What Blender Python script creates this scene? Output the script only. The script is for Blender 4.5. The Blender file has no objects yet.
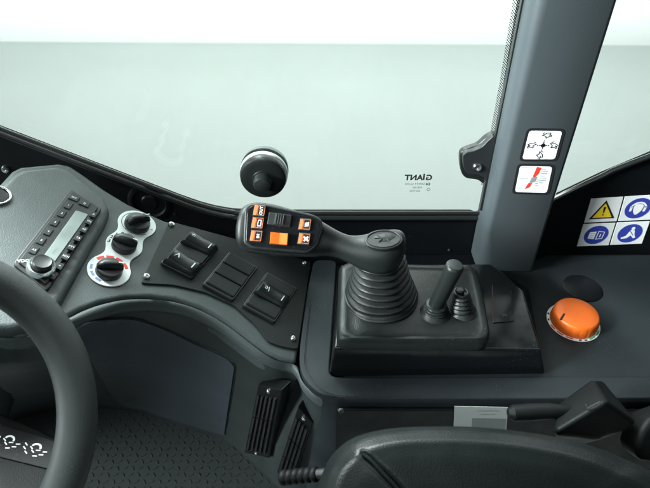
import bpy, bmesh, math, random
from mathutils import Vector as V, Matrix
from mathutils.bvhtree import BVHTree
random.seed(7)
S = bpy.context.scene
C = S.collection
# ------------------------------------------------------------------ camera
F = 510.0; PITCH = math.radians(40); EYE = V((0, 0, 0.5))
FWD = V((0, math.cos(PITCH), -math.sin(PITCH))); UP = V((0, math.sin(PITCH), math.cos(PITCH)))
cd = bpy.data.cameras.new('camera'); cam = bpy.data.objects.new('camera', cd); C.objects.link(cam)
cam.location = EYE; cam.rotation_euler = (math.radians(90) - PITCH, 0, 0)
cd.sensor_width = 36; cd.lens = 36 * F / 650; cd.clip_start = 0.01; cd.clip_end = 100
cd.dof.use_dof = True; cd.dof.focus_distance = 0.62; cd.dof.aperture_fstop = 9
S.camera = cam
# ------------------------------------------------------------------ world and lamps
w = bpy.data.worlds.new('World'); S.world = w; w.use_nodes = True
w.node_tree.nodes['Background'].inputs[0].default_value = (0.80, 0.93, 0.97, 1)
w.node_tree.nodes['Background'].inputs[1].default_value = 0.03
def area(name, loc, target, sx, sy, power, col=(1, 1, 1), spread=180):
    l = bpy.data.lights.new(name, 'AREA'); l.shape = 'RECTANGLE'; l.size = sx; l.size_y = sy; l.energy = power; l.color = col; l.spread = math.radians(spread)
    o = bpy.data.objects.new(name, l); C.objects.link(o); o.location = loc
    o.rotation_euler = (V(target) - V(loc)).to_track_quat('-Z', 'Y').to_euler()
    return o
area('studio_softbox_lamp', (0, 3.9, 3.0), (0, 3.9, -1.5), 9, 5, 670)
area('window_side_softbox', (-1.1, 1.6, 1.9), (-0.28, 0.48, 0), 1.8, 1.0, 54, (0.90, 1, 0.985), 50)
area('backdrop_lamp', (0, 4.2, 0.9), (0, 6.2, 0.0), 10, 0.6, 190, (1, 1, 1), 75)
area('left_window_lamp', (-1.5, -0.1, 1.0), (0.18, 0.55, 0.32), 0.6, 0.5, 6.5, (0.93, 1, 1), 28)
area('rear_fill_lamp', (-0.35, -0.9, 1.15), (-0.1, 0.55, 0.0), 0.9, 0.5, 1.0, (0.90, 1, 1), 60)  # added dim fill from behind the camera for foot well, pillar and signs
area('left_door_lamp', (-1.3, 0.15, 0.1), (-0.12, 0.5, -0.3), 0.5, 0.5, 2.2, (0.9, 0.98, 1), 40)
S.view_settings.view_transform = 'Standard'; S.view_settings.look = 'None'
S.view_settings.exposure = 0; S.view_settings.gamma = 1
S.render.engine = 'CYCLES'
try:
    S.cycles.max_bounces = 8; S.cycles.transparent_max_bounces = 16; S.cycles.use_denoising = True
except Exception: pass

# ------------------------------------------------------------------ frames
class Fr:
    def __init__(s, o, ex, ey):
        s.o = V(o); s.ex = V(ex).normalized(); ey = V(ey); s.ez = s.ex.cross(ey).normalized(); s.ey = s.ez.cross(s.ex).normalized()
    def w(s, u, v, h=0): return s.o + s.ex * u + s.ey * v + s.ez * h
    def px(s, x, y, h=0):
        d = ray(x, y); t = ((s.o + s.ez * h) - EYE).dot(s.ez) / d.dot(s.ez)
        p = EYE + d * t - s.o
        return (p.dot(s.ex), p.dot(s.ey))
    def wp(s, x, y, h=0): return s.w(*s.px(x, y, h), h)
    def off(s, u, v, h=0, a=0):
        return Fr(s.w(u, v, h), s.ex * math.cos(a) + s.ey * math.sin(a), s.ey * math.cos(a) - s.ex * math.sin(a))
def ray(x, y): return (V((1, 0, 0)) * ((x - 325) / F) + UP * ((244 - y) / F) + FWD)
def atz(x, y, z): d = ray(x, y); return EYE + d * ((z - EYE.z) / d.z)
def atY(x, y, Y): d = ray(x, y); return EYE + d * (Y / d.y)
def atd(x, y, d): return EYE + ray(x, y) * d
def fr3(a, b, c, toward=EYE):
    a, b, c = V(a), V(b), V(c); f = Fr(a, b - a, c - a)
    if (toward - a).dot(f.ez) < 0: f = Fr(a, b - a, a - c)
    return f
G = Fr((0, 0, 0), (1, 0, 0), (0, 1, 0))
YW = 0.58
W = Fr((0, YW, 0), (1, 0, 0), (0, 0, 1))           # the window plane, normal to the inside
YP = 0.5336
PF = Fr((0, YP, 0), (1, 0, 0), (0, 0, 1))          # front face of the pillar
_A = atz(313, 263, 0.0); _B = atz(297, 357, 0.0); _C = atY(60, 163, 0.56)
_n = (_B - _A).cross(_C - _A); _n = _n if _n.z > 0 else -_n
_ex = V((1, 0, -_n.x / _n.z)).normalized()
D = Fr(_A, _ex, _n.cross(_ex))                     # the sloping dashboard face

# ------------------------------------------------------------------ materials
def nt(name):
    m = bpy.data.materials.new(name); m.use_nodes = True; t = m.node_tree
    return m, t, t.nodes['Principled BSDF'], t.nodes.new('ShaderNodeTexCoord')
def mat(name, col, rough=0.5, metal=0, grain=0, gscale=900, var=0.0, vscale=9, coat=0, kind='noise', spec=0.5, rvar=0.0, dust=0.0):
    m, t, b, tc = nt(name); N = t.nodes; L = t.links
    b.inputs['Base Color'].default_value = (*col, 1); b.inputs['Roughness'].default_value = rough
    b.inputs['Metallic'].default_value = metal; b.inputs['Coat Weight'].default_value = coat; b.inputs['Coat Roughness'].default_value = 0.1
    b.inputs['Specular IOR Level'].default_value = spec
    if var:
        n = N.new('ShaderNodeTexNoise'); n.inputs['Scale'].default_value = vscale; n.inputs['Detail'].default_value = 6
        L.new(tc.outputs['Object'], n.inputs['Vector'])
        x = N.new('ShaderNodeMix'); x.data_type = 'RGBA'
        x.inputs[6].default_value = (*[c * (1 - var) for c in col], 1); x.inputs[7].default_value = (*[min(1, c * (1 + var)) for c in col], 1)
        L.new(n.outputs[0], x.inputs[0]); L.new(x.outputs[2], b.inputs['Base Color'])
    if dust:
        # sparse real dust specks lying on the plastic
        vo = N.new('ShaderNodeTexVoronoi'); vo.inputs['Scale'].default_value = 230; L.new(tc.outputs['Object'], vo.inputs['Vector'])
        dn = N.new('ShaderNodeTexNoise'); dn.inputs['Scale'].default_value = 18; dn.inputs['Detail'].default_value = 4; L.new(tc.outputs['Object'], dn.inputs['Vector'])
        th = N.new('ShaderNodeMapRange'); th.inputs[1].default_value = 0.45; th.inputs[2].default_value = 0.75; th.inputs[3].default_value = 0.03; th.inputs[4].default_value = 0.22; L.new(dn.outputs[0], th.inputs[0])
        lt = N.new('ShaderNodeMath'); lt.operation = 'LESS_THAN'; L.new(vo.outputs['Distance'], lt.inputs[0]); L.new(th.outputs[0], lt.inputs[1])
        ml = N.new('ShaderNodeMath'); ml.operation = 'MULTIPLY'; ml.inputs[1].default_value = dust; L.new(lt.outputs[0], ml.inputs[0])
        dx_ = N.new('ShaderNodeMix'); dx_.data_type = 'RGBA'; dx_.inputs[6].default_value = (*col, 1); dx_.inputs[7].default_value = (0.30, 0.31, 0.30, 1)
        if b.inputs['Base Color'].links: L.new(b.inputs['Base Color'].links[0].from_socket, dx_.inputs[6])
        L.new(ml.outputs[0], dx_.inputs[0]); L.new(dx_.outputs[2], b.inputs['Base Color'])
    if rvar:
        n2 = N.new('ShaderNodeTexNoise'); n2.inputs['Scale'].default_value = 26; n2.inputs['Detail'].default_value = 8; n2.inputs['Roughness'].default_value = 0.65
        L.new(tc.outputs['Object'], n2.inputs['Vector'])
        mr = N.new('ShaderNodeMapRange'); mr.inputs[1].default_value = 0.3; mr.inputs[2].default_value = 0.7
        mr.inputs[3].default_value = max(0.02, rough - rvar); mr.inputs[4].default_value = rough + rvar
        L.new(n2.outputs[0], mr.inputs[0]); L.new(mr.outputs[0], b.inputs['Roughness'])
    if grain:
        if kind == 'voronoi':
            g = N.new('ShaderNodeTexVoronoi'); g.feature = 'SMOOTH_F1'; out = g.outputs['Distance']
        else:
            g = N.new('ShaderNodeTexNoise'); g.inputs['Detail'].default_value = 3; out = g.outputs[0]
        g.inputs['Scale'].default_value = gscale; L.new(tc.outputs['Object'], g.inputs['Vector'])
        bp = N.new('ShaderNodeBump'); bp.inputs['Strength'].default_value = grain; bp.inputs['Distance'].default_value = 0.0005
        L.new(out, bp.inputs['Height']); L.new(bp.outputs[0], b.inputs['Normal'])
    return m
M = {}
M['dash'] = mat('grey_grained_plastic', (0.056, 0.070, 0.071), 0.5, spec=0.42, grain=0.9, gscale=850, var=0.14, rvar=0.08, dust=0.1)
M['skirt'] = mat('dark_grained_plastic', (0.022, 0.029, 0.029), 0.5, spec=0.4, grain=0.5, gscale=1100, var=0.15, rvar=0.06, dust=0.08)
M['console'] = mat('slate_console_plastic', (0.017, 0.022, 0.025), 0.55, spec=0.2, grain=0.9, gscale=850, var=0.16, rvar=0.07, dust=0.12)
M['door'] = mat('dark_blue_satin_panel', (0.040, 0.052, 0.062), 0.4, grain=0.25, gscale=1400, var=0.1, rvar=0.05, dust=0.12)
M['black'] = mat('black_plastic', (0.008, 0.009, 0.010), 0.5, grain=0.4, gscale=1300, var=0.1, rvar=0.08)
M['gloss'] = mat('gloss_black', (0.006, 0.007, 0.008), 0.16, var=0.2, rvar=0.08, dust=0.05)
M['frame'] = mat('black_painted_steel', (0.004, 0.005, 0.006), 0.4, grain=0.2, gscale=500, rvar=0.08, spec=0.2, dust=0.08)
M['satin'] = mat('satin_black_sheet', (0.012, 0.016, 0.016), 0.48, spec=0.3, grain=0.4, gscale=1500, var=0.1, rvar=0.07, dust=0.12)
M['switch'] = mat('switch_black_plastic', (0.016, 0.019, 0.020), 0.38, grain=0.2, gscale=1500, rvar=0.05)
M['rubber'] = mat('grey_black_rubber', (0.011, 0.014, 0.014), 0.38, spec=0.38, grain=0.5, gscale=700, var=0.25, vscale=30, rvar=0.1, dust=0.14)
M['grip'] = mat('soft_touch_grip', (0.011, 0.014, 0.014), 0.36, spec=0.38, grain=0.35, gscale=1500, var=0.12, rvar=0.05, dust=0.08)
M['seal'] = mat('black_rubber_seal', (0.010, 0.012, 0.012), 0.35, grain=0.2, gscale=600)
M['steel_grey'] = mat('grey_painted_pillar', (0.050, 0.063, 0.069), 0.45, grain=0.3, gscale=1300, var=0.06, rvar=0.05)
M['leather'] = mat('black_leather', (0.0045, 0.006, 0.006), 0.38, spec=0.18, grain=0.3, gscale=900, kind='voronoi', var=0.15, rvar=0.08)
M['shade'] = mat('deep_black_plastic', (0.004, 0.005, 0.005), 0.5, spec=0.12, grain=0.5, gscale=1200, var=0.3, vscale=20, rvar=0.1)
M['wheel'] = mat('dark_grey_wheel_foam', (0.018, 0.0235, 0.0230), 0.48, spec=0.35, grain=0.5, gscale=1200, var=0.08, rvar=0.06, dust=0.06)
M['white'] = mat('white_label', (0.84, 0.88, 0.87), 0.4, var=0.03)
M['ink'] = mat('black_ink', (0.012, 0.013, 0.014), 0.5)
M['greyink'] = mat('grey_ink', (0.25, 0.28, 0.28), 0.5)
M['orange'] = mat('orange_plastic', (0.74, 0.135, 0.012), 0.42, grain=0.2, gscale=900, var=0.05, rvar=0.05)
M['orangeprint'] = mat('orange_print', (0.66, 0.17, 0.045), 0.6)
M['yellow'] = mat('yellow_print', (0.85, 0.62, 0.03), 0.4)
M['blue'] = mat('blue_print', (0.035, 0.055, 0.36), 0.4)
M['red'] = mat('red_print', (0.75, 0.045, 0.03), 0.4)
M['lightblue'] = mat('pale_blue_print', (0.18, 0.32, 0.55), 0.4)
M['green'] = mat('green_print', (0.08, 0.38, 0.14), 0.4)
M['metal'] = mat('zinc_screw', (0.75, 0.77, 0.76), 0.22, metal=1, grain=0.2, gscale=1500)
M['chrome'] = mat('bright_ring', (0.85, 0.87, 0.87), 0.12, metal=1)
M['lcd'] = mat('grey_display', (0.22, 0.26, 0.25), 0.3, var=0.35, vscale=45)
M['wall'] = mat('white_backdrop', (0.88, 0.90, 0.90), 0.8, var=0.01)
M['floor'] = mat('pale_studio_floor', (0.303, 0.337, 0.325), 0.7, var=0.06, vscale=1.3)
M['ringgrey'] = mat('pale_grey_ring', (0.42, 0.46, 0.45), 0.4)
M['printgrey'] = mat('faded_print', (0.13, 0.16, 0.15), 0.5)
M['paper'] = mat('grey_paper_label', (0.34, 0.37, 0.36), 0.5, var=0.06)
M['thread'] = mat('seam_thread', (0.01, 0.012, 0.014), 0.7)
def glass_mat():
    m, t, b, tc = nt('tinted_glass'); N = t.nodes; L = t.links
    N.remove(b); out = N['Material Output']
    tr = N.new('ShaderNodeBsdfTransparent'); tr.inputs[0].default_value = (0.925, 0.975, 0.955, 1)
    gl = N.new('ShaderNodeBsdfGlossy'); gl.inputs['Roughness'].default_value = 0.02; gl.inputs[0].default_value = (0.9, 1, 0.97, 1)
    fz = N.new('ShaderNodeFresnel'); fz.inputs[0].default_value = 1.3
    mx = N.new('ShaderNodeMixShader'); L.new(fz.outputs[0], mx.inputs[0]); L.new(tr.outputs[0], mx.inputs[1]); L.new(gl.outputs[0], mx.inputs[2])
    df = N.new('ShaderNodeBsdfDiffuse'); df.inputs[0].default_value = (0.9, 0.95, 0.93, 1)
    n1 = N.new('ShaderNodeTexNoise'); n1.inputs['Scale'].default_value = 5; n1.inputs['Detail'].default_value = 9; n1.inputs['Roughness'].default_value = 0.7; n1.inputs['Distortion'].default_value = 0.8
    mp = N.new('ShaderNodeMapping'); mp.inputs['Scale'].default_value = (1.6, 1, 0.5); mp.inputs['Rotation'].default_value = (0, 0.6, 0); L.new(tc.outputs['Object'], mp.inputs[0]); L.new(mp.outputs[0], n1.inputs['Vector'])
    mr = N.new('ShaderNodeMapRange'); mr.inputs[1].default_value = 0.45; mr.inputs[2].default_value = 0.8; mr.inputs[3].default_value = 0.0; mr.inputs[4].default_value = 0.05
    L.new(n1.outputs[0], mr.inputs[0]); m2 = N.new('ShaderNodeMixShader'); L.new(mr.outputs[0], m2.inputs[0]); L.new(mx.outputs[0], m2.inputs[1]); L.new(df.outputs[0], m2.inputs[2])
    L.new(m2.outputs[0], out.inputs[0]); return m
M['glass'] = glass_mat()
def frit_mat(rad=0.42):
    # printed ceramic dots on clear glass: black discs in a staggered grid
    m, t, b, tc = nt('ceramic_dots'); N = t.nodes; L = t.links
    b.inputs['Base Color'].default_value = (0.01, 0.012, 0.012, 1); b.inputs['Roughness'].default_value = 0.4
    mp = N.new('ShaderNodeMapping'); mp.inputs['Scale'].default_value = (480, 480, 480); mp.inputs['Rotation'].default_value = (0, math.radians(45), 0)
    L.new(tc.outputs['Object'], mp.inputs[0])
    sx = N.new('ShaderNodeSeparateXYZ'); L.new(mp.outputs[0], sx.inputs[0])
    def mth(op, a, b2=None):
        k = N.new('ShaderNodeMath'); k.operation = op
        if hasattr(a, 'links'): L.new(a, k.inputs[0])
        else: k.inputs[0].default_value = a
        if b2 is not None:
            if hasattr(b2, 'links'): L.new(b2, k.inputs[1])
            else: k.inputs[1].default_value = b2
        return k.outputs[0]
    q = []
    for ax in ('X', 'Z'):
        fr = mth('FRACT', sx.outputs[ax]); d = mth('SUBTRACT', fr, 0.5); q.append(mth('MULTIPLY', d, d))
    r = mth('SQRT', mth('ADD', q[0], q[1]))
    ins = mth('LESS_THAN', r, rad)
    tr = N.new('ShaderNodeBsdfTransparent'); mx = N.new('ShaderNodeMixShader')
    L.new(ins, mx.inputs[0]); L.new(tr.outputs[0], mx.inputs[1]); L.new(b.outputs[0], mx.inputs[2]); L.new(mx.outputs[0], N['Material Output'].inputs[0])
    return m
M['frit'] = frit_mat(0.52); M['frit_fine'] = frit_mat(0.33)
def mat_tread():
    m, t, b, tc = nt('rubber_tread_mat'); N = t.nodes; L = t.links
    b.inputs['Base Color'].default_value = (0.032, 0.04, 0.039, 1); b.inputs['Roughness'].default_value = 0.6
    v = N.new('ShaderNodeTexBrick'); v.inputs['Scale'].default_value = 26; v.inputs['Mortar Size'].default_value = 0.06
    v.inputs['Color1'].default_value = (1, 1, 1, 1); v.inputs['Color2'].default_value = (1, 1, 1, 1); v.inputs['Mortar'].default_value = (0, 0, 0, 1)
    mp = N.new('ShaderNodeMapping'); mp.inputs['Rotation'].default_value = (0, 0, math.radians(45)); L.new(tc.outputs['Object'], mp.inputs[0]); L.new(mp.outputs[0], v.inputs[0])
    bp = N.new('ShaderNodeBump'); bp.inputs['Strength'].default_value = 0.0; bp.inputs['Distance'].default_value = 0.004
    L.new(v.outputs[0], bp.inputs['Height']); L.new(bp.outputs[0], b.inputs['Normal']); return m
M['tread'] = mat_tread()

M['treadbar'] = mat('tread_bar_rubber', (0.05, 0.06, 0.058), 0.5, dust=0.2)
# ------------------------------------------------------------------ object helpers
def thing(name, label, cat, loc, group=None):
    o = bpy.data.objects.new(name, None); o.empty_display_size = 0.02; C.objects.link(o); o.location = loc
    o['label'] = label; o['category'] = cat
    if group: o['group'] = group
    return o
def base(o):
    p = V((0, 0, 0))
    while o: p += o.location; o = o.parent
    return p
def mk(name, bm, m, parent=None, smooth=True, bevel=0, seg=3, lim=35, label=None, rec=True, sub=0):
    b = base(parent)
    if rec: bmesh.ops.recalc_face_normals(bm, faces=bm.faces)
    for v in bm.verts: v.co -= b
    me = bpy.data.meshes.new(name); bm.to_mesh(me); bm.free()
    me.materials.append(M[m] if isinstance(m, str) else m)
    o = bpy.data.objects.new(name, me); C.objects.link(o)
    if parent: o.parent = parent
    if smooth:
        for p in me.polygons: p.use_smooth = True
        try: me.set_sharp_from_angle(angle=math.radians(lim))
        except Exception: pass
    if bevel:
        x = o.modifiers.new('edge', 'BEVEL'); x.width = bevel; x.segments = seg; x.limit_method = 'ANGLE'; x.angle_limit = math.radians(lim); x.harden_normals = False
        x.use_clamp_overlap = True
        for p in me.polygons: p.use_smooth = True
        me2 = me
        for e in me2.edges: e.use_edge_sharp = False
        y = o.modifiers.new('normals', 'WEIGHTED_NORMAL'); y.keep_sharp = True
    if sub:
        x = o.modifiers.new('smooth', 'SUBSURF'); x.levels = sub; x.render_levels = sub
    if label: o['label'] = label
    return o
def solo(o, label, cat, group=None):
    """turn a parentless mesh into a top-level thing with its origin at its base"""
    c = V((0, 0, 0)); n = len(o.data.vertices)
    zs = min(v.co.z for v in o.data.vertices)
    for v in o.data.vertices: c += v.co
    c /= n; c.z = zs
    for v in o.data.vertices: v.co -= c
    o.location = c; o['label'] = label; o['category'] = cat
    if group: o['group'] = group
    return o
def BM(): return bmesh.new()
def prism(bm, top, vec):
    """solid from a world-space polygon, thickened by vec"""
    a = [bm.verts.new(p) for p in top]; b = [bm.verts.new(p + vec) for p in top]; n = len(a)
    bm.faces.new(a); bm.faces.new(b[::-1])
    for i in range(n): bm.faces.new((a[i], b[i], b[(i + 1) % n], a[(i + 1) % n]))
    return bm
def plate(bm, f, uv, h0, h1):
    return prism(bm, [f.w(u, v, h1) for u, v in uv], f.ez * (h0 - h1))
def pxpoly(f, pts, h=0): return [f.px(x, y, h) for x, y in pts]
def smoothpoly(pts, k=5, closed=True):
    out = []; n = len(pts)
    P = [V(p) if len(p) == 3 else V((*p, 0)) for p in pts]
    for i in range(n if closed else n - 1):
        g = (lambda j: P[j % n]) if closed else (lambda j: P[max(0, min(n - 1, j))])
        p0, p1, p2, p3 = g(i - 1), g(i), g(i + 1), g(i + 2)
        for s in range(k):
            t = s / k
            out.append(0.5 * ((2 * p1) + (p2 - p0) * t + (2 * p0 - 5 * p1 + 4 * p2 - p3) * t * t + (3 * p1 - p0 - 3 * p2 + p3) * t ** 3))
    if not closed: out.append(P[-1])
    return out if len(pts[0]) == 3 else [(p.x, p.y) for p in out]
def roundpoly(uv, r, k=5):
    out = []; n = len(uv); P = [V((*p, 0)) for p in uv]
    for i in range(n):
        a, b, c = P[i - 1], P[i], P[(i + 1) % n]
        d1 = (a - b); d2 = (c - b); rr = min(r, d1.length * 0.45, d2.length * 0.45)
        s = b + d1.normalized() * rr; e = b + d2.normalized() * rr
        for j in range(k + 1):
            t = j / k; p = s * (1 - t) ** 2 + b * 2 * t * (1 - t) + e * t * t; out.append((p.x, p.y))
    return out
def lathe(bm, f, prof, n=40, u=0, v=0, flute=None):
    rings = []
    for k, (r, h) in enumerate(prof):
        if r <= 1e-6: rings.append([bm.verts.new(f.w(u, v, h))]); continue
        rr = []
        for i in range(n):
            a = 2 * math.pi * i / n; q = r * (1 + (flute(a, k) if flute else 0)); rr.append(bm.verts.new(f.w(u + q * math.cos(a), v + q * math.sin(a), h)))
        rings.append(rr)
    for A, B in zip(rings, rings[1:]):
        if len(A) == 1 and len(B) == 1: continue
        for i in range(n):
            j = (i + 1) % n
            if len(A) == 1: bm.faces.new((A[0], B[i], B[j]))
            elif len(B) == 1: bm.faces.new((A[i], B[0], A[j]))
            else: bm.faces.new((A[i], B[i], B[j], A[j]))
    if len(rings[0]) > 1: bm.faces.new(rings[0])
    if len(rings[-1]) > 1: bm.faces.new(rings[-1])
    return bm
def ringplate(bm, f, u, v, r0, r1, h0, h1, a0=0, a1=2 * math.pi, n=36):
    full = abs(a1 - a0) > 6.28; m = n if full else n + 1
    if not full: n = max(3, int(36 * (a1 - a0) / 6.28)); m = n + 1
    q = [[bm.verts.new(f.w(u + r * math.cos(a0 + (a1 - a0) * i / n), v + r * math.sin(a0 + (a1 - a0) * i / n), h)) for i in range(m)] for r, h in ((r0, h0), (r1, h0), (r1, h1), (r0, h1))]
    for k in range(4):
        A, B = q[k], q[(k + 1) % 4]
        for i in range(n if full else n):
            j = (i + 1) % m
            bm.faces.new((A[i], A[j], B[j], B[i]))
    if not full:
        bm.faces.new([q[k][0] for k in range(4)]); bm.faces.new([q[k][-1] for k in range(3, -1, -1)])
    return bm
def tube(bm, path, rad, n=12, caps=True):
    P = [V(p) for p in path]; R = rad if isinstance(rad, (list, tuple)) else [rad] * len(P)
    rings = []; pn = None
    for i, p in enumerate(P):
        t = (P[min(i + 1, len(P) - 1)] - P[max(i - 1, 0)]).normalized()
        if pn is None: nrm = t.orthogonal().normalized()
        else: nrm = (pn - t * pn.dot(t)).normalized()
        pn = nrm; bn = t.cross(nrm)
        rings.append([bm.verts.new(p + (nrm * math.cos(a) + bn * math.sin(a)) * R[i]) for a in [2 * math.pi * k / n for k in range(n)]])
    for A, B in zip(rings, rings[1:]):
        for k in range(n): bm.faces.new((A[k], A[(k + 1) % n], B[(k + 1) % n], B[k]))
    if caps: bm.faces.new(rings[0][::-1]); bm.faces.new(rings[-1])
    return bm
def grid(bm, rows, closeu=False, caps=False):
    q = [[bm.verts.new(p) for p in r] for r in rows]; m = len(q[0])
    for A, B in zip(q, q[1:]):
        for i in range(m if closeu else m - 1): bm.faces.new((A[i], A[(i + 1) % m], B[(i + 1) % m], B[i]))
    if caps: bm.faces.new(q[0][::-1]); bm.faces.new(q[-1])
    return bm
def stroke(bm, f, uv, wd, h0, h1, closed=False):
    """thin printed line along uv points"""
    P = [V((*p, 0)) for p in uv]
    if closed: P.append(P[0])
    for a, b in zip(P, P[1:]):
        d = (b - a)
        if d.length < 1e-7: continue
        d.normalize(); s = V((-d.y, d.x, 0)) * wd / 2; e = d * wd * 0.3
        plate(bm, f, [((a - e + s).x, (a - e + s).y), ((a - e - s).x, (a - e - s).y), ((b + e - s).x, (b + e - s).y), ((b + e + s).x, (b + e + s).y)], h0, h1)
    return bm
def text(bm, f, s, u, v, size, h0, h1, ang=0, mirror=False, bold=False, off=None):
    cu = bpy.data.curves.new('lettering', 'FONT'); cu.body = s; cu.size = size; cu.align_x = 'CENTER'; cu.align_y = 'CENTER'
    cu.offset = size * (off if off else (0.025 if bold else 0)); cu.extrude = 0.0; cu.resolution_u = 3
    ob = bpy.data.objects.new('lettering', cu); C.objects.link(ob)
    dg = bpy.context.evaluated_depsgraph_get(); me = bpy.data.meshes.new_from_object(ob.evaluated_get(dg))
    c, sn = math.cos(ang), math.sin(ang); vs = []
    for p in me.vertices:
        x, y = p.co.x, p.co.y
        if mirror: x = -x
        vs.append(bm.verts.new(f.w(u + x * c - y * sn, v + x * sn + y * c, h1)))
    for p in me.polygons:
        try: bm.faces.new([vs[i] for i in p.vertices])
        except ValueError: pass
    bpy.data.objects.remove(ob); bpy.data.curves.remove(cu); bpy.data.meshes.remove(me)
    return bm
def quadmap(q):
    """unit square -> uv, q = TL, TR, BR, BL in uv"""
    TL, TR, BR, BL = [V((*p, 0)) for p in q]
    def g(s, t):
        p = (TL * (1 - s) + TR * s) * (1 - t) + (BL * (1 - s) + BR * s) * t
        return (p.x, p.y)
    return g
def screw(parent, f, u, v, h, r, m='metal'):
    bm = BM(); lathe(bm, f, [(r, h), (r, h + r * 0.25), (r * 0.8, h + r * 0.6), (r * 0.45, h + r * 0.7), (r * 0.42, h + r * 0.3), (0, h + r * 0.3)], 20, u, v)
    return mk('screw', bm, m, parent)

# ------------------------------------------------------------------ the setting
bm = BM(); prism(bm, [V((-9, -2.5, -1.5)), V((9, -2.5, -1.5)), V((9, 8, -1.5)), V((-9, 8, -1.5))], V((0, 0, -0.02)))
fl = mk('floor', bm, 'floor', smooth=False); fl['kind'] = 'structure'
YB = atz(325, 43.5, -1.5).y
bm = BM(); tl = math.radians(-0.9)
p0 = V((-9, YB + 9 * math.tan(tl) * 0 + 0.16, -1.5)); p1 = V((9, YB - 0.16, -1.5))
prism(bm, [p0 + V((0, 0, -0.02)), p1 + V((0, 0, -0.02)), p1 + V((0, 0, 5)), p0 + V((0, 0, 5))], V((0, 0.05, 0)))
wl = mk('backdrop', bm, 'wall', smooth=False); wl['kind'] = 'structure'

# ------------------------------------------------------------------ black cab frame below the glass
bandtop = [(-160, 75), (-80, 97), (0, 128), (60, 151), (120, 174), (180, 197), (200, 204), (215, 208), (232, 211), (260, 212.5), (480, 212.5)]
bandtop_r = [(545, 203), (556, 197), (600, 176), (650, 155), (1000, 28)]
fr_t = thing('cab_frame', 'black painted cab frame running under the windows behind the dashboard', 'cab frame', atz(325, 262, -0.35) * 1)
fr_t.location = (0, YW, -0.35)
uv = pxpoly(W, bandtop + [(500, 212.5)] + bandtop_r)
uv = uv + [(uv[-1][0], -0.35), (uv[0][0], -0.35)]
bm = BM(); plate(bm, W, uv, -0.0045, 0.0); mk('lower_panel', bm, 'frame', fr_t, bevel=0.002)
# folded lip and rubber rail along the bottom of the glass
rail = [V(W.wp(x, y + 5.5, 0.004)) for x, y in bandtop]
rail = smoothpoly([tuple(p) for p in rail], 5, False)
bm = BM(); tube(bm, rail, 0.0036, 10); mk('sill_rail', bm, 'seal', fr_t)
rail2 = smoothpoly([tuple(W.wp(x, y + 0.5, 0.006)) for x, y in bandtop], 5, False)
bm = BM(); tube(bm, rail2, 0.0028, 10); mk('window_seal', bm, 'seal', fr_t)
rail3 = smoothpoly([tuple(W.wp(x, y + 1, 0.005)) for x, y in bandtop_r], 5, False)
bm = BM(); tube(bm, rail3, 0.0038, 10); mk('window_seal', bm, 'seal', fr_t)
# faint round cap on the black panel above the climate dials
bm = BM(); u, v = W.px(150, 202); lathe(bm, W, [(0.030, 0), (0.030, 0.002), (0.026, 0.004), (0.023, 0.004), (0.021, 0.001), (0.012, 0.001), (0.010, 0.003), (0, 0.0035)], 40, u, v)
mk('round_cap', bm, 'frame', fr_t)
for x, y, r in ((6, 169, 0.0055),): screw(fr_t, W, *W.px(x, y), 0.0, r)
for x, y, r in ((449, 250, 0.0022), (175, 214, 0.002)): screw(fr_t, W, *W.px(x, y), 0.0, r, 'switch')
# horizontal ledge between console and panel
bm = BM(); a = [atz(300, 262, -0.006), atz(520, 262, -0.006)]
prism(bm, [V((a[0].x, 0.50, -0.006)), V((a[1].x + 0.3, 0.50, -0.006)), V((a[1].x + 0.3, YW - 0.002, -0.006)), V((a[0].x, YW - 0.002, -0.006))], V((0, 0, -0.03)))
mk('ledge', bm, 'frame', fr_t, bevel=0.002)

# ------------------------------------------------------------------ windows
bigtop = [(-160, -170), (548, -170)]
def glasspane(name, label, outline, seed=0):
    t = thing(name, label, 'window', tuple(W.wp(*outline[0])))
    zs = [W.wp(*p).z for p in outline]; t.location.z = min(zs)
    bm = BM(); plate(bm, W, pxpoly(W, outline), -0.010, -0.005); mk('glass', bm, 'glass', t, smooth=False)
    return t
fw = glasspane('side_window', 'large tinted cab window with rounded lower corner beside the grey pillar', [(548, -170), (527, 0), (512, 100), (497, 190), (478, 222), (260, 222), (215, 218), (180, 208), (60, 162), (0, 139), (-160, 86), (-160, -170)])
rw = glasspane('rear_window', 'tinted rear quarter window to the right of the grey pillar', [(640, -170), (618, 0), (580, 120), (545, 212), (556, 206), (600, 185), (650, 164), (1000, 37), (1000, -170)])
# ceramic dot border: strips along the glass edge
def strip(ptsA, ptsB, h, mt, name, parent):
    bm = BM(); grid(bm, [[W.wp(x, y, h) for x, y in ptsA], [W.wp(x, y, h) for x, y in ptsB], [W.wp(x, y, h - 0.0004) for x, y in ptsB], [W.wp(x, y, h - 0.0004) for x, y in ptsA]])
    return mk(name, bm, mt, parent, smooth=False)
edgeR = [(546, -100), (521, 0), (508, 80), (495, 150), (489, 185)]
strip([(x - 4, y) for x, y in edgeR], [(x + 3, y) for x, y in edgeR], -0.0042, 'frit', 'ceramic_dots', fw)
strip([(x - 8, y) for x, y in edgeR], [(x - 4, y) for x, y in edgeR], -0.0042, 'frit_fine', 'ceramic_dots', fw)
strip([(x, y - 3) for x, y in bandtop[:-1]] + [(470, 209.5)], [(x, y + 1) for x, y in bandtop], -0.0042, 'frit', 'ceramic_dots', fw)
strip([(x, y - 4) for x, y in bandtop_r[1:]], [(x, y + 1) for x, y in bandtop_r[1:]], -0.0042, 'frit', 'ceramic_dots', rw)
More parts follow.
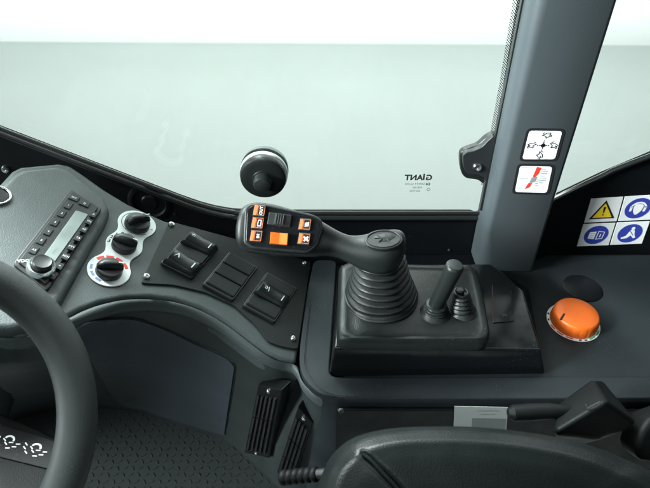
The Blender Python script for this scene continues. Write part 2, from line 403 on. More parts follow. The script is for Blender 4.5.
# solid black border with the rounded corner at the lower right
bm = BM()
cor = [(474, 213), (481, 209), (486, 202), (489, 190), (489, 185), (495, 150), (508, 80), (521, 0), (546, -100), (575, -100), (560, 0), (530, 150), (510, 214)]
plate(bm, W, pxpoly(W, cor, -0.003), -0.0042, -0.003); mk('black_border', bm, 'seal', fw, smooth=False)
# printed mark, reading from outside (mirrored from inside)
bm = BM()
for ch, xx, yy, sz in (('G', 429, 177.8, 0.0118), ('i', 423.9, 177.0, 0.0140), ('ANT', 413.8, 177.8, 0.0118)): text(bm, W, ch, *W.px(xx, yy, -0.0045), sz, 0, -0.0045, mirror=True, bold=True, off=0.04)
mk('printed_name', bm, 'ink', fw, smooth=False)
bm = BM()
for i, (s, x, y, z) in enumerate((('SAFETY GLASS', 415, 184, 0.0042), ('43R-001', 417, 187.5, 0.0040), ('AS2 M20', 415, 191, 0.0040))):
    u, v = W.px(x, y, -0.0045); text(bm, W, s, u, v, z, 0, -0.0045, mirror=True)
u, v = W.px(428, 184.2, -0.0045); text(bm, W, 'E4', u, v, 0.006, 0, -0.0045, mirror=True, bold=True)
u, v = W.px(428.5, 189.5, -0.0045); ringplate(bm, W, u, v, 0.0018, 0.0024, -0.0047, -0.0045)
mk('printed_marking', bm, 'ink', fw, smooth=False)

# suction cup on the glass
u, v = W.px(264, 173.5, 0.0); u2, v2 = u, v; dep = (W.w(u, v, 0) - EYE).dot(FWD); s1 = dep / F
t = thing('suction_cup', 'round black rubber suction cup stuck to the big window', 'suction cup', tuple(W.w(u, v, -0.005)))
bm = BM(); R = 23.6 * s1
lathe(bm, W, [(R * 0.99, -0.005), (R * 1.01, -0.003), (R * 1.01, -0.0005), (R * 0.99, 0.0006), (R * 0.97, 0.0008)], 56, u, v); mk('white_ring', bm, 'white', t)
bm = BM(); lathe(bm, W, [(R * 0.9, -0.022), (R * 0.98, -0.019), (R * 1.02, -0.0105), (R * 0.98, -0.0101)], 56, u, v); mk('outer_disc', bm, 'wheel', t)
bm = BM(); lathe(bm, W, [(R * 0.90, -0.0045), (R * 0.97, 0.0021), (R * 1.0, 0.006), (R * 0.97, 0.010), (R * 0.95, 0.0125), (R * 0.88, 0.014), (R * 0.7, 0.0145), (R * 0.45, 0.016), (R * 0.42, 0.0175), (0, 0.0175)], 56, u, v); mk('cup_body', bm, 'seal', t)
bm = BM(); r = 9 * s1; lathe(bm, W, [(r * 1.05, 0.015), (r, 0.017), (r, 0.026), (r * 0.8, 0.0295), (r * 0.4, 0.031), (0, 0.0313)], 36, u, v); mk('pull_knob', bm, 'satin', t)

# window catch on the glass
t = thing('window_catch', 'black moulded window catch with silver bolt on the glass left of the pillar', 'catch', tuple(W.wp(478, 186, 0)))
out = smoothpoly([(460, 156), (463, 151), (470, 148), (478, 145), (486, 138), (493, 134.5), (500, 136), (498, 160), (495, 185), (490, 190), (483, 184), (477, 180), (466, 178), (461, 171)], 4)
bm = BM(); plate(bm, W, pxpoly(W, out, 0.006), -0.004, 0.006); mk('back_plate', bm, 'seal', t, bevel=0.0015)
out = smoothpoly([(463, 157), (466, 153), (474, 151), (482, 147), (489, 140), (495, 138), (494, 160), (491, 183), (484, 178), (477, 175), (468, 174), (464, 168)], 4)
bm = BM(); plate(bm, W, pxpoly(W, out, 0.014), 0.005, 0.014); mk('cover', bm, 'switch', t, bevel=0.004, seg=4)
screw(t, W, *W.px(477, 167, 0.014), 0.0138, 0.0060)

# ------------------------------------------------------------------ pillar
def lerp2(a, b, y): t = (y - a[1]) / (b[1] - a[1]); return a[0] + (b[0] - a[0]) * t
t = thing('cab_pillar', 'tall blue-grey painted cab pillar leaning between the two windows', 'pillar', tuple(PF.wp(508, 271)))
ys = [-240, -120, 0, 90, 180, 235, 256, 271]
rows = []
for y in ys:
    xl = lerp2((541, 0), (498, 180), y) if y <= 235 else lerp2((485, 235), (488, 271), y)
    xo = lerp2((529, 0), (492, 180), y) if y <= 180 else lerp2((492, 180), (475, 262), y)
    xr = lerp2((618.5, 0), (561.5, 180), y) if y <= 180 else lerp2((561.5, 180), (533, 271), y)
    a = PF.wp(xl, y); z = a.z; r_ = PF.wp(xr, y)
    o1 = atY(xo, y, YP + 0.016); o1.z = z
    rows.append([V((o1.x, YW - 0.004, z)), V((o1.x, YP + 0.020, z)), *[(lambda q: V((q[0], q[1], z)))([(1 - s) ** 2 * o1.x + 2 * s * (1 - s) * (o1.x + (a.x - o1.x) * 0.25) + s * s * (a.x + 0.008), (1 - s) ** 2 * (YP + 0.016) + 2 * s * (1 - s) * (YP + 0.0005) + s * s * YP]) for s in (0.0, 0.15, 0.3, 0.45, 0.6, 0.75, 0.88, 1.0)], V((r_.x - 0.005, YP, z)), V((r_.x - 0.0012, YP + 0.0015, z)), V((r_.x, YP + 0.006, z)), V((r_.x, YW - 0.004, z))])
bm = BM(); grid(bm, rows, closeu=True, caps=True); mk('post', bm, 'steel_grey', t, lim=60)
bm = BM()
A_ = [(528, 0), (510, 95), (492, 180), (484, 212)]; A_ = [(556, -150)] + A_
B_ = [(x - 8, y) for x, y in A_]; B_[-1] = (478, 210)
h = 0.010
grid(bm, [[W.wp(x, y, -0.002) for x, y in B_], [W.wp(x, y, h) for x, y in B_], [W.wp(x + 2, y, h + 0.006) for x, y in B_], [W.wp(x + 2, y, h + 0.006) for x, y in A_], [W.wp(x + 3, y, -0.002) for x, y in A_]], caps=False)
mk('door_seal', bm, 'seal', t, lim=50)
# stop bolt
fB = Fr(atY(484, 217, YP + 0.022), (1, 0, 0), (0, 0, 1))
fB = fB.off(0, 0, 0)
bm = BM(); lathe(bm, Fr(atY(480, 217.5, YP + 0.024), (0, -1, 0), (0, 0, 1)) if False else Fr(atY(488, 217.5, YP + 0.024), (0, 1, 0), (0, 0, 1)), [(0, -0.001), (0.004, 0), (0.0065, 0.002), (0.0075, 0.006), (0.006, 0.009), (0.003, 0.010), (0.003, 0.016), (0, 0.016)], 24)
mk('stop_bolt', bm, 'satin', t)

# stickers on the pillar
def sticker(name, label, corners, cat='sticker'):
    t = thing(name, label, cat, tuple(PF.wp(*corners[3])))
    g = pxpoly(PF, corners); bm = BM(); plate(bm, PF, roundpoly(g, 0.006), 0.0, 0.0006); mk('dark_border', bm, 'ink', t, smooth=False)
    q = quadmap(g); inn = [q(0.075, 0.065), q(0.925, 0.065), q(0.925, 0.935), q(0.075, 0.935)]
    bm = BM(); plate(bm, PF, roundpoly(inn, 0.004), 0.0006, 0.0008); mk('white_face', bm, 'white', t, smooth=False)
    return t, q
t, q = sticker('direction_sticker', 'upper pillar sticker, white, with four bucket symbols around a dot', [(527, 128), (565.6, 128.6), (557, 161), (518.6, 161)])
bm = BM(); u, v = q(0.52, 0.5); lathe(bm, PF, [(0.0026, 0.0009), (0.0026, 0.0011), (0, 0.0011)], 20, u, v)
stroke(bm, PF, [q(0.42, 0.5), q(0.62, 0.5)], 0.0008, 0.0009, 0.0011); stroke(bm, PF, [q(0.52, 0.4), q(0.52, 0.6)], 0.0008, 0.0009, 0.0011)
for dx, dy in ((0.14, 0), (-0.14, 0), (0, 0.14), (0, -0.14)):
    c = q(0.52 + dx, 0.5 + dy); d = 0.0018
    lathe(bm, PF, [(0.0010, 0.0009), (0.0010, 0.0011), (0, 0.0011)], 3, c[0], c[1])
mk('centre_dot', bm, 'ink', t, smooth=False)
def bucket(cx, cy, rot, flip):
    pts = [(-0.11, -0.05), (0.02, -0.06), (0.10, -0.02), (0.04, 0.06), (-0.06, 0.07), (-0.04, 0.01), (-0.11, -0.05)]
    extra = [[(0.04, 0.0), (0.10, 0.06), (0.06, 0.09)], [(-0.09, -0.09), (-0.03, -0.11)]]
    def tr(p):
        x, y = p[0] * (-1 if flip else 1), p[1]; c, s = math.cos(rot), math.sin(rot)
        return q(cx + x * c - y * s, cy + x * s + y * c)
    bm = BM(); stroke(bm, PF, [tr(p) for p in pts], 0.00075, 0.0009, 0.0011)
    for e in extra: stroke(bm, PF, [tr(p) for p in e], 0.00075, 0.0009, 0.0011)
    mk('bucket_symbol', bm, 'ink', t, smooth=False)
bucket(0.56, 0.19, -0.5, False); bucket(0.50, 0.80, 0.9, False); bucket(0.22, 0.50, 0.1, True); bucket(0.80, 0.50, 0.1, False)
t, q = sticker('gear_sticker', 'lower pillar sticker, white, with a red diagonal bar and small print', [(517.5, 163.5), (555.5, 164.4), (549, 194.5), (511.5, 193.5)])
bm = BM(); plate(bm, PF, [q(0.52, 0.08), q(0.64, 0.10), q(0.59, 0.30), q(0.52, 0.42), q(0.46, 0.40)], 0.0009, 0.0011)
plate(bm, PF, [q(0.38, 0.62), q(0.48, 0.60), q(0.42, 0.76), q(0.31, 0.82)], 0.0009, 0.0011); mk('red_bar', bm, 'red', t, smooth=False)
bm = BM(); plate(bm, PF, [q(0.44, 0.42), q(0.58, 0.40), q(0.52, 0.58), q(0.40, 0.60)], 0.0009, 0.0011)
for i, y in enumerate((0.12, 0.46, 0.80)): stroke(bm, PF, [q(0.12, y), q(0.40 - 0.06 * i, y)], 0.0005, 0.0009, 0.0011)
for i in range(7):
    y = 0.14 + i * 0.075; stroke(bm, PF, [q(0.66, y), q(0.66 + (0.16 if i % 3 else 0.1), y)], 0.0008, 0.0009, 0.0011)
for i in range(4): stroke(bm, PF, [q(0.56, 0.5 + i * 0.06), q(0.64, 0.5 + i * 0.06)], 0.0008, 0.0009, 0.0011)
mk('small_print', bm, 'greyink', t, smooth=False)

# ------------------------------------------------------------------ four safety signs on the black panel right of the pillar
def sign(name, label, corners):
    t = thing(name, label, 'sign', tuple(W.wp(*corners[3])), 'square safety signs right of the pillar')
    g = pxpoly(W, corners); bm = BM(); plate(bm, W, g, 0.0, 0.0008); mk('white_plate', bm, 'white', t, smooth=False)
    return t, quadmap(g)
t, q = sign('warning_sign', 'white square sign with a yellow warning triangle and exclamation mark', [(591, 198.5), (623, 196.5), (616.2, 220.8), (584, 222.3)])
bm = BM(); plate(bm, W, [q(0.5, 0.10), q(0.90, 0.86), q(0.10, 0.86)], 0.0009, 0.0012); mk('black_triangle', bm, 'ink', t, smooth=False)
bm = BM(); plate(bm, W, [q(0.5, 0.21), q(0.80, 0.80), q(0.20, 0.80)], 0.0013, 0.0015); mk('yellow_triangle', bm, 'yellow', t, smooth=False)
bm = BM(); plate(bm, W, [q(0.465, 0.36), q(0.545, 0.36), q(0.52, 0.60), q(0.485, 0.60)], 0.0016, 0.0018); c = q(0.503, 0.68); lathe(bm, W, [(0.0012, 0.0016), (0.0012, 0.0018), (0, 0.0018)], 12, *c)
mk('exclamation_mark', bm, 'ink', t, smooth=False)
def bluedisc(t, q):
    c = q(0.5, 0.5); r = (V(q(0.5, 0.09)) - V(q(0.5, 0.91))).length / 2
    bm = BM(); lathe(bm, W, [(r, 0.0009), (r, 0.0012), (0, 0.0012)], 40, *c); mk('blue_disc', bm, 'blue', t, smooth=False)
    return c, r
t, q = sign('ear_protection_sign', 'white square sign with a blue disc showing a head in ear defenders', [(624.8, 196.4), (657.5, 194.3), (650.3, 219.2), (618, 220.7)])
(cx, cy), r = bluedisc(t, q)
bm = BM(); ringplate(bm, W, cx, cy - 0.0003, r * 0.52, r * 0.66, 0.0013, 0.0015, 0.2, math.pi - 0.2)
plate(bm, W, smoothpoly([(cx - r * 0.34, cy + r * 0.3), (cx, cy + r * 0.44), (cx + r * 0.34, cy + r * 0.3), (cx + r * 0.3, cy - r * 0.25), (cx, cy - r * 0.62), (cx - r * 0.3, cy - r * 0.25)], 4), 0.0013, 0.0015)
for s in (-1, 1): plate(bm, W, [(cx + s * r * 0.46, cy + r * 0.22), (cx + s * r * 0.66, cy + r * 0.2), (cx + s * r * 0.62, cy - r * 0.3), (cx + s * r * 0.44, cy - r * 0.28)], 0.0013, 0.0015)
mk('head_symbol', bm, 'white', t, smooth=False)
t, q = sign('manual_sign', 'white square sign with a blue disc showing an open manual', [(583.2, 224), (615.2, 222.6), (608.2, 244.8), (576.8, 246)])
(cx, cy), r = bluedisc(t, q)
bm = BM(); plate(bm, W, [(cx - r * 0.62, cy + r * 0.30), (cx - r * 0.08, cy + r * 0.40), (cx - r * 0.08, cy - r * 0.45), (cx - r * 0.62, cy - r * 0.36)], 0.0013, 0.0015)
stroke(bm, W, [(cx + r * 0.1, cy + r * 0.42), (cx + r * 0.60, cy + r * 0.34), (cx + r * 0.60, cy - r * 0.36), (cx + r * 0.1, cy - r * 0.45)], 0.0011, 0.0013, 0.0015, closed=True)
stroke(bm, W, [(cx + r * 0.35, cy + r * 0.1), (cx + r * 0.35, cy - r * 0.2)], 0.0014, 0.0013, 0.0015)
mk('book_symbol', bm, 'white', t, smooth=False)
bm = BM()
for k in range(3): stroke(bm, W, [(cx - r * 0.50, cy + r * (0.15 - 0.2 * k)), (cx - r * 0.20, cy + r * (0.2 - 0.2 * k))], 0.0007, 0.0016, 0.0017)
mk('text_lines', bm, 'blue', t, smooth=False)
t, q = sign('seat_belt_sign', 'white square sign with a blue disc showing a seated figure with a belt', [(617, 222.4), (649.6, 221), (641.5, 243.2), (610, 244.6)])
(cx, cy), r = bluedisc(t, q)
bm = BM(); lathe(bm, W, [(r * 0.15, 0.0013), (r * 0.15, 0.0015), (0, 0.0015)], 16, cx + r * 0.1, cy + r * 0.55)
plate(bm, W, [(cx - r * 0.05, cy + r * 0.38), (cx + r * 0.28, cy + r * 0.36), (cx + r * 0.42, cy - r * 0.1), (cx + r * 0.62, cy - r * 0.42), (cx + r * 0.45, cy - r * 0.52), (cx + r * 0.15, cy - r * 0.2), (cx - r * 0.1, cy - r * 0.5), (cx - r * 0.55, cy - r * 0.6), (cx - r * 0.6, cy - r * 0.45), (cx - r * 0.25, cy - r * 0.25)], 0.0013, 0.0015)
mk('seated_figure_symbol', bm, 'white', t, smooth=False)
bm = BM(); stroke(bm, W, [(cx - r * 0.12, cy + r * 0.32), (cx + r * 0.30, cy - r * 0.15)], 0.001, 0.0016, 0.0017); mk('belt_line', bm, 'blue', t, smooth=False)

# ------------------------------------------------------------------ dashboard
dash = thing('dashboard', 'moulded grey plastic dashboard curving round the driver with a dark heater cover below', 'dashboard', (-0.3, 0.45, -0.4))
RIM = [(-70, 338), (-20, 340), (20, 339), (60, 321), (80, 310), (100, 302.5), (125, 297.5), (150, 297), (175, 300), (200, 308), (225, 322), (250, 341), (266, 353), (280, 360), (297, 364)]
TOP = [(312.5, 263), (250, 243), (195, 226), (165, 220), (128, 203), (105, 189), (84, 174), (70, 164.5), (58, 162.5), (20, 166), (12, 170), (0, 183), (-70, 222)]
bm = BM(); plate(bm, D, pxpoly(D, RIM + TOP), -0.035, 0.0); mk('top_shell', bm, 'dash', dash, bevel=0.006, seg=4)
# raised pod carrying the radio
pod = [(-70, 230), (0, 187), (14, 174), (22, 169.5), (58, 165.5), (68, 168.5), (84, 181), (103, 197), (109, 209), (104, 222), (84, 256), (62, 296), (44, 320), (10, 328), (-40, 328), (-70, 326)]
PH = 0.010
bm = BM()
uvt = pxpoly(D, pod, PH); cxx = sum(p[0] for p in uvt) / len(uvt); cyy = sum(p[1] for p in uvt) / len(uvt)
uvb = [(p[0] + (p[0] - cxx) * 0.06, p[1] + (p[1] - cyy) * 0.03) for p in uvt]
grid(bm, [[D.w(*p, -0.002) for p in uvb], [D.w(*p, PH) for p in uvt]], closeu=True)
bm.faces.new([v for v in bm.verts][len(uvb):]); mk('radio_pod', bm, 'dash', dash, bevel=0.006, seg=4, lim=25)
# round gauge at the left edge
u, v = D.px(-4, 196, PH); bm = BM(); ringplate(bm, D, u, v, 0.0125, 0.0148, PH, PH + 0.003); mk('gauge_ring', bm, 'metal', dash, bevel=0.001)
bm = BM(); lathe(bm, D, [(0.0125, PH), (0.0125, PH + 0.001), (0, PH + 0.001)], 32, u, v); mk('gauge_face', bm, 'gloss', dash)
# rolled rim and skirt falling to the floor
RIM2 = RIM + [(300, 372), (303, 380), (310, 389), (322, 398), (345, 402)]
def rimpt(i, dy, dh):
    x, y = RIM2[i]
    if i < len(RIM): return D.w(*D.px(x, y, 0), dh)
    return atz(x, y, -0.002) + V((0, 0, dh))
BOT = [(-90, 470), (-40, 440), (0, 425), (50, 412), (75, 409), (97, 408.5), (118, 410), (143, 414), (163, 421), (185, 429), (205, 435), (222, 441), (240, 452), (258, 468), (266, 476), (272, 482), (280, 490), (292, 498), (306, 505), (330, 512)]
rows = []
n = len(RIM2)
cent = atz(150, 430, -0.1)
tops = [rimpt(i, 0, 0) for i in range(n)]; bots = [atz(x, y, -0.40) for x, y in BOT]
def outw(p):   # direction toward the foot well
    d = cent - p; d.z = 0; return d.normalized()
for k, (down, out_) in enumerate(((0.004, 0.000), (0.001, 0.003), (0.002, 0.007), (0.006, 0.0095), (0.011, 0.0100), (0.015, 0.008), (0.0175, 0.0055), (0.020, 0.004), (0.026, 0.0035), (0.036, 0.0045))):
    rows.append([p + outw(p) * out_ * (1 if i < len(RIM) else 0.3) - V((0, 0, down)) for i, p in enumerate(tops)])
base_row = rows[-1]
for s in (0.1, 0.25, 0.45, 0.7, 1.0):
    rows.append([a.lerp(b, s) + outw(a) * 0.018 * math.sin(s * math.pi) for a, b in zip(base_row, bots)])
rows = [smoothpoly([tuple(p) for p in r], 3, False) for r in rows]
bm = BM(); grid(bm, rows)
bvh = BVHTree.FromBMesh(bm); bm.free()
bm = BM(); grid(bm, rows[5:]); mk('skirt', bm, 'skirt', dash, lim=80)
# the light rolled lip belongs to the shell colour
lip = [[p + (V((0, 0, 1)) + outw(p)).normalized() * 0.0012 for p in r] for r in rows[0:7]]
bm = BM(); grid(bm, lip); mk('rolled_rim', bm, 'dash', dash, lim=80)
def onskirt(x, y, off=0.0):
    d = ray(x, y).normalized(); loc, nrm, _, _ = bvh.ray_cast(EYE, d)
    if loc is None: return atz(x, y, -0.2)
    if nrm.dot(d) > 0: nrm = -nrm
    return loc + nrm * off
# dark cover panel on the skirt
def skirt_patch(top, bot, off, rowsn=8, thick=0.004):
    T = smoothpoly(top, 6, False); B_ = smoothpoly(bot, 6, False); R1 = []
    for j in range(rowsn + 1):
        s = j / rowsn; R1.append([onskirt(a[0] * (1 - s) + b[0] * s, a[1] * (1 - s) + b[1] * s, 0) for a, b in zip(T, B_)])
    R0 = R1
    # edge wraps back so that the panel has thickness
    m = len(R1[0]); up = []
    for j in range(rowsn + 1):
        row = []
        for i in range(m):
            a = R0[min(j + 1, rowsn)][i] - R0[max(j - 1, 0)][i]; b = R0[j][min(i + 1, m - 1)] - R0[j][max(i - 1, 0)]
            nn = a.cross(b).normalized(); nn = nn if nn.dot(EYE - R0[j][i]) > 0 else -nn
            row.append(R0[j][i] + nn * off)
        up.append(row)
    bm = BM(); grid(bm, up)
    bd = [up[0][i] for i in range(m)] + [up[j][m - 1] for j in range(1, rowsn + 1)] + [up[rowsn][i] for i in range(m - 2, -1, -1)] + [up[j][0] for j in range(rowsn - 1, 0, -1)]
    bk = [R0[0][i] for i in range(m)] + [R0[j][m - 1] for j in range(1, rowsn + 1)] + [R0[rowsn][i] for i in range(m - 2, -1, -1)] + [R0[j][0] for j in range(rowsn - 1, 0, -1)]
    grid(bm, [bd, bk], closeu=True); bmesh.ops.remove_doubles(bm, verts=bm.verts, dist=0.00005)
    return bm
ptop = [(74, 329), (86, 322), (108, 318.5), (135, 318.5), (164, 328), (200, 345), (220, 353.5), (230, 359.5), (235.5, 366)]
pbot = [(114, 398), (122, 404), (134, 407), (146, 409), (165, 416), (190, 424), (208, 429.5), (218, 432), (225, 434)]
mk('heater_cover', skirt_patch(ptop, pbot, 0.0028), 'door', dash, lim=50, bevel=0.002, label='dark blue-grey curved heater cover')
bm = BM(); tube(bm, [onskirt(x, y, 0.003) for x, y in smoothpoly(ptop + [(232.8, 389), (229, 411), (225, 434)], 5, False)], 0.0011, 8); mk('cover_lip', bm, 'skirt', dash)
def vent(corners, nslat, label, up=0.007):
    P = [onskirt(*c) for c in corners]
    f = fr3(P[3], P[2], P[0]); f = Fr(P[3] + f.ez * 0.0, P[2] - P[3], P[0] - P[3]) if (EYE - P[3]).dot(Fr(P[3], P[2] - P[3], P[0] - P[3]).ez) > 0 else f
    g = [f.px(*c) for c in corners]; q = quadmap(g)
    bm = BM(); plate(bm, f, g, -0.010, up); o = mk('air_vent', bm, 'frame', dash, bevel=0.002, label=label)
    for i in range(nslat):
        s = 0.16 + 0.68 * i / (nslat - 1); bm = BM()
        stroke(bm, f, [q(s, 0.10), q(s, 0.36)], 0.0030, up, up + 0.003); stroke(bm, f, [q(s, 0.38), q(s, 0.64)], 0.0030, up, up + 0.003); stroke(bm, f, [q(s, 0.66), q(s, 0.90)], 0.0030, up, up + 0.003)
        mk('slat', bm, 'black', o)
    for c in ((0.5, 0.045), (0.5, 0.955)): screw(o, f, *q(*c), up, 0.0032)
vent([(262, 381), (286, 386), (272, 455), (247, 450)], 5, 'slatted vent with a screw at each end, left of the two')
vent([(303, 399), (317, 415), (297, 478), (281, 466)], 4, 'narrow slatted vent turned toward the seat', 0.012)

# foot mat in the foot well
t = thing('foot_mat', 'dark rubber foot mat with raised tread in the foot well under the dashboard', 'floor mat', (-0.15, 0.45, -0.40))
bm = BM(); prism(bm, [V((-0.62, 0.12, -0.392)), V((0.02, 0.12, -0.392)), V((0.02, 0.66, -0.392)), V((-0.62, 0.66, -0.392))], V((0, 0, -0.008))); mk('mat_sheet', bm, 'tread', t)
bm = BM()
for i in range(0, 44):
    for j in range(0, 42):
        x = -0.60 + 0.0135 * i; y = 0.14 + 0.012 * j
        if not (-0.58 < x < -0.02 and y < 0.62): continue
        a = math.radians(45 if (i + j) % 2 else -45); d = V((math.cos(a), math.sin(a), 0)) * 0.0047; s = V((-d.y, d.x, 0)) * 0.26
        c = V((x, y, -0.39125)); prism(bm, [c - d + s * 0.4, c - s, c + d - s * 0.4, c + s], V((0, 0, -0.0020)) * 0.5)
mk('tread_bars', bm, 'treadbar', t, smooth=False)

# ------------------------------------------------------------------ radio
RH = PH
t = thing('car_radio', 'black car radio with grey display and round silver-ringed volume knob', 'radio', tuple(D.wp(57, 240, RH)))
rc = [(70, 191), (101.5, 210.5), (47, 293), (12.5, 265.5)]
g = pxpoly(D, rc, RH); q = quadmap(g)
bm = BM(); plate(bm, D, roundpoly(g, 0.004), RH - 0.004, RH + 0.004); mk('surround', bm, 'black', t, bevel=0.0015)
gi = [q(0.09, 0.03), q(0.91, 0.03), q(0.91, 0.97), q(0.09, 0.97)]
bm = BM(); plate(bm, D, roundpoly(gi, 0.002), RH + 0.004, RH + 0.0065); mk('faceplate', bm, 'satin', t, bevel=0.0008)
dq = pxpoly(D, [(76, 210.6), (88.2, 214.8), (54.8, 262), (43.8, 256)], RH + 0.0065)
bm = BM(); plate(bm, D, roundpoly(dq, 0.0015), RH + 0.0066, RH + 0.0074); scr = mk('display', bm, 'lcd', t, bevel=0.0004)
dqm = quadmap(dq); bm = BM(); dv = V(dqm(0.5, 0)) - V(dqm(0.5, 1)); text(bm, D, '98.50', *dqm(0.5, 0.45), 0.0085, 0, RH + 0.0076, ang=math.atan2(dv.y, dv.x)); text(bm, D, 'FM1', *dqm(0.5, 0.85), 0.005, 0, RH + 0.0076, ang=math.atan2(dv.y, dv.x)); mk('display_digits', bm, 'greyink', scr, smooth=False)
def rbutton(x, y, l=0.0105, wd=0.0068, mark='-'):
    u, v = D.px(x, y, RH + 0.0065); dx = V(q(0, 0.2)) - V(q(0, 0.8)); ang = math.atan2(dx.y, dx.x)
    f = D.off(u, v, RH + 0.0065, ang)
    bm = BM(); plate(bm, f, [(-l / 2, -wd / 2), (l / 2, -wd / 2), (l / 2, wd / 2), (-l / 2, wd / 2)], -0.001, 0.0012); o = mk('button', bm, 'satin', t, bevel=0.0005)
    bm = BM(); text(bm, f.off(0, 0, 0, -math.pi / 2), mark, 0, 0, 0.0036, 0, 0.0013); mk('button_marking', bm, 'white', o, smooth=False)
for (x, y), k in zip(((68.4, 205.8), (61.8, 214), (55, 222.8), (48.3, 232), (41.3, 241), (34, 250.5)), ('1', '2', '3', '4', '5', 'AS')): rbutton(x, y, mark=k)
for (x, y), k in zip(((93.3, 215), (89, 222), (84, 230), (78, 238.5), (71.5, 247.5), (65.7, 257), (59.5, 266.5), (53.2, 276)), ('A', 'FM', 'AF', 'TA', 'PTY', 'SCN', '<', '>')): rbutton(x, y, 0.0088, mark=k)
for (x, y), k in zip(((74, 198.3), (84.5, 204)), ('SRC', 'EJ')): rbutton(x, y, 0.008, 0.011, mark=k)
bm = BM(); u, v = D.px(23.5, 261, RH + 0.0066); dx = V(q(0, 0.9)) - V(q(1, 0.9)); text(bm, D, 'VDO', u, v, 0.0050, 0, RH + 0.0068, ang=math.atan2(-dx.y, -dx.x) + 0.9, bold=True)
mk('maker_name', bm, 'white', t, smooth=False)
u, v = D.px(41, 268.5, RH + 0.0065); bm = BM(); lathe(bm, D, [(0.0135, RH + 0.006), (0.0135, RH + 0.011), (0.0126, RH + 0.013), (0.0106, RH + 0.013), (0.0100, RH + 0.010)], 40, u, v); kn = mk('knob_ring', bm, 'chrome', t)
bm = BM(); lathe(bm, D, [(0.0098, RH + 0.0065), (0.0094, RH + 0.017), (0.0084, RH + 0.0185), (0.0066, RH + 0.0178), (0, RH + 0.0175)], 40, u, v, flute=lambda a, k: 0.015 * math.cos(20 * a) if k in (0, 1) else 0); mk('volume_knob', bm, 'switch', t)

# ------------------------------------------------------------------ climate dials
t = thing('climate_panel', 'white three-lobed climate control plate with three black rotary knobs', 'control panel', tuple(D.wp(123, 246, 0)))
cs = [(137, 224.6, 18.6), (124, 245.6, 18.2), (109, 270.8, 21.8)]
def pr(x, y, r):  # pixel radius (horizontal) -> metres on the dash plane
    return (V(D.px(x + r, y)) - V(D.px(x - r, y))).length / 2
CC = [(V(D.px(x, y)), pr(x, y, r)) for x, y, r in cs]
ax = (CC[2][0] - CC[0][0]).normalized(); nx = V((-ax.y, ax.x))
def uvsmooth():
    o0 = CC[0][0]; L_ = []; s0 = -CC[0][1]; s1_ = (CC[2][0] - o0).dot(ax) + CC[2][1]
    N_ = 90
    for i in range(N_ + 1):
        s = s0 + (s1_ - s0) * (0.5 - 0.5 * math.cos(math.pi * i / N_)); ww = 0
        acc = 0
        for c, r in CC:
            d = s - (c - o0).dot(ax); hh = math.sqrt(max(0, r * r - d * d)); acc += hh ** 10
        ww = acc ** 0.1; L_.append((s, ww))
    # soften waists
    for _ in range(16): L_ = [L_[0]] + [(L_[i][0], max(L_[i][1], (L_[i - 1][1] + L_[i + 1][1]) / 2)) for i in range(1, N_)] + [L_[-1]]
    return [tuple(o0 + ax * s + nx * w_) for s, w_ in L_] + [tuple(o0 + ax * s - nx * w_) for s, w_ in L_[::-1][1:-1]]
outl = uvsmooth()
bm = BM(); plate(bm, D, outl, 0.0, 0.0018); mk('white_plate', bm, 'white', t, bevel=0.0006)
for i, ((c, r), (x, y, rp), kr, gang) in enumerate(zip(CC, cs, (0.66, 0.68, 0.62), (0.75, 0.05, 0.35))):
    # printed arcs
    bm = BM()
    if i < 2:
        ringplate(bm, D, c.x, c.y, r * 0.80, r * 0.83, 0.0019, 0.0020, 2.3, 5.6) if i == 0 else None
        for k, ch in enumerate('0123' if i == 1 else 'AB'):
            a = (2.0 + 0.42 * k) if i == 1 else (4.2 if k == 0 else 6.1); text(bm, D, ch if i == 1 else '*', c.x + r * 0.83 * math.cos(a), c.y + r * 0.83 * math.sin(a), 0.007, 0, 0.0020, bold=True)
        mk('dial_markings', bm, 'ink', t, smooth=False)
    else:
        for k in range(4): ringplate(bm, D, c.x, c.y, r * 0.74, r * 0.90, 0.0019, 0.0021, math.radians(150 - k * 32 - 25), math.radians(150 - k * 32))
        mk('red_arc', bm, 'red', t, smooth=False); bm = BM()
        for k in range(3): ringplate(bm, D, c.x, c.y, r * 0.76, r * 0.88, 0.0019, 0.0021, math.radians(180 + k * 30), math.radians(180 + k * 30 + 20))
        mk('blue_arc', bm, 'lightblue', t, smooth=False)
    R = r * kr; uu, vv = D.px(x, y - 0.3, 0.003)
    bm = BM(); lathe(bm, D, [(R, 0.002), (R * 0.99, 0.0075), (R * 0.94, 0.0098), (R * 0.85, 0.0102), (0, 0.0102)], 40, uu, vv)
    f = D.off(uu, vv, 0, gang)
    o = mk('rotary_knob', bm, 'switch', t)
    bm = BM(); rowsk = []
    for s in (-0.97, -0.9, -0.5, 0, 0.5, 0.9, 0.97):
        hh = 0.0102 + 0.0085 * (1 - abs(s) ** 6); wv = R * 0.24 * (1 - 0.25 * abs(s) ** 4)
        rowsk.append([f.w(s * R, -wv * 1.2, 0.009), f.w(s * R, -wv, hh - 0.001), f.w(s * R, -wv * 0.6, hh), f.w(s * R, wv * 0.6, hh), f.w(s * R, wv, hh - 0.001), f.w(s * R, wv * 1.2, 0.009)])
    grid(bm, rowsk, closeu=True, caps=True); mk('grip_bar', bm, 'switch', o, lim=50)
    bm = BM(); plate(bm, f, [(R * 0.5, -0.0005), (R * 0.85, -0.0005), (R * 0.85, 0.0005), (R * 0.5, 0.0005)], 0.0185, 0.0189); mk('pointer_line', bm, 'white', o, smooth=False)

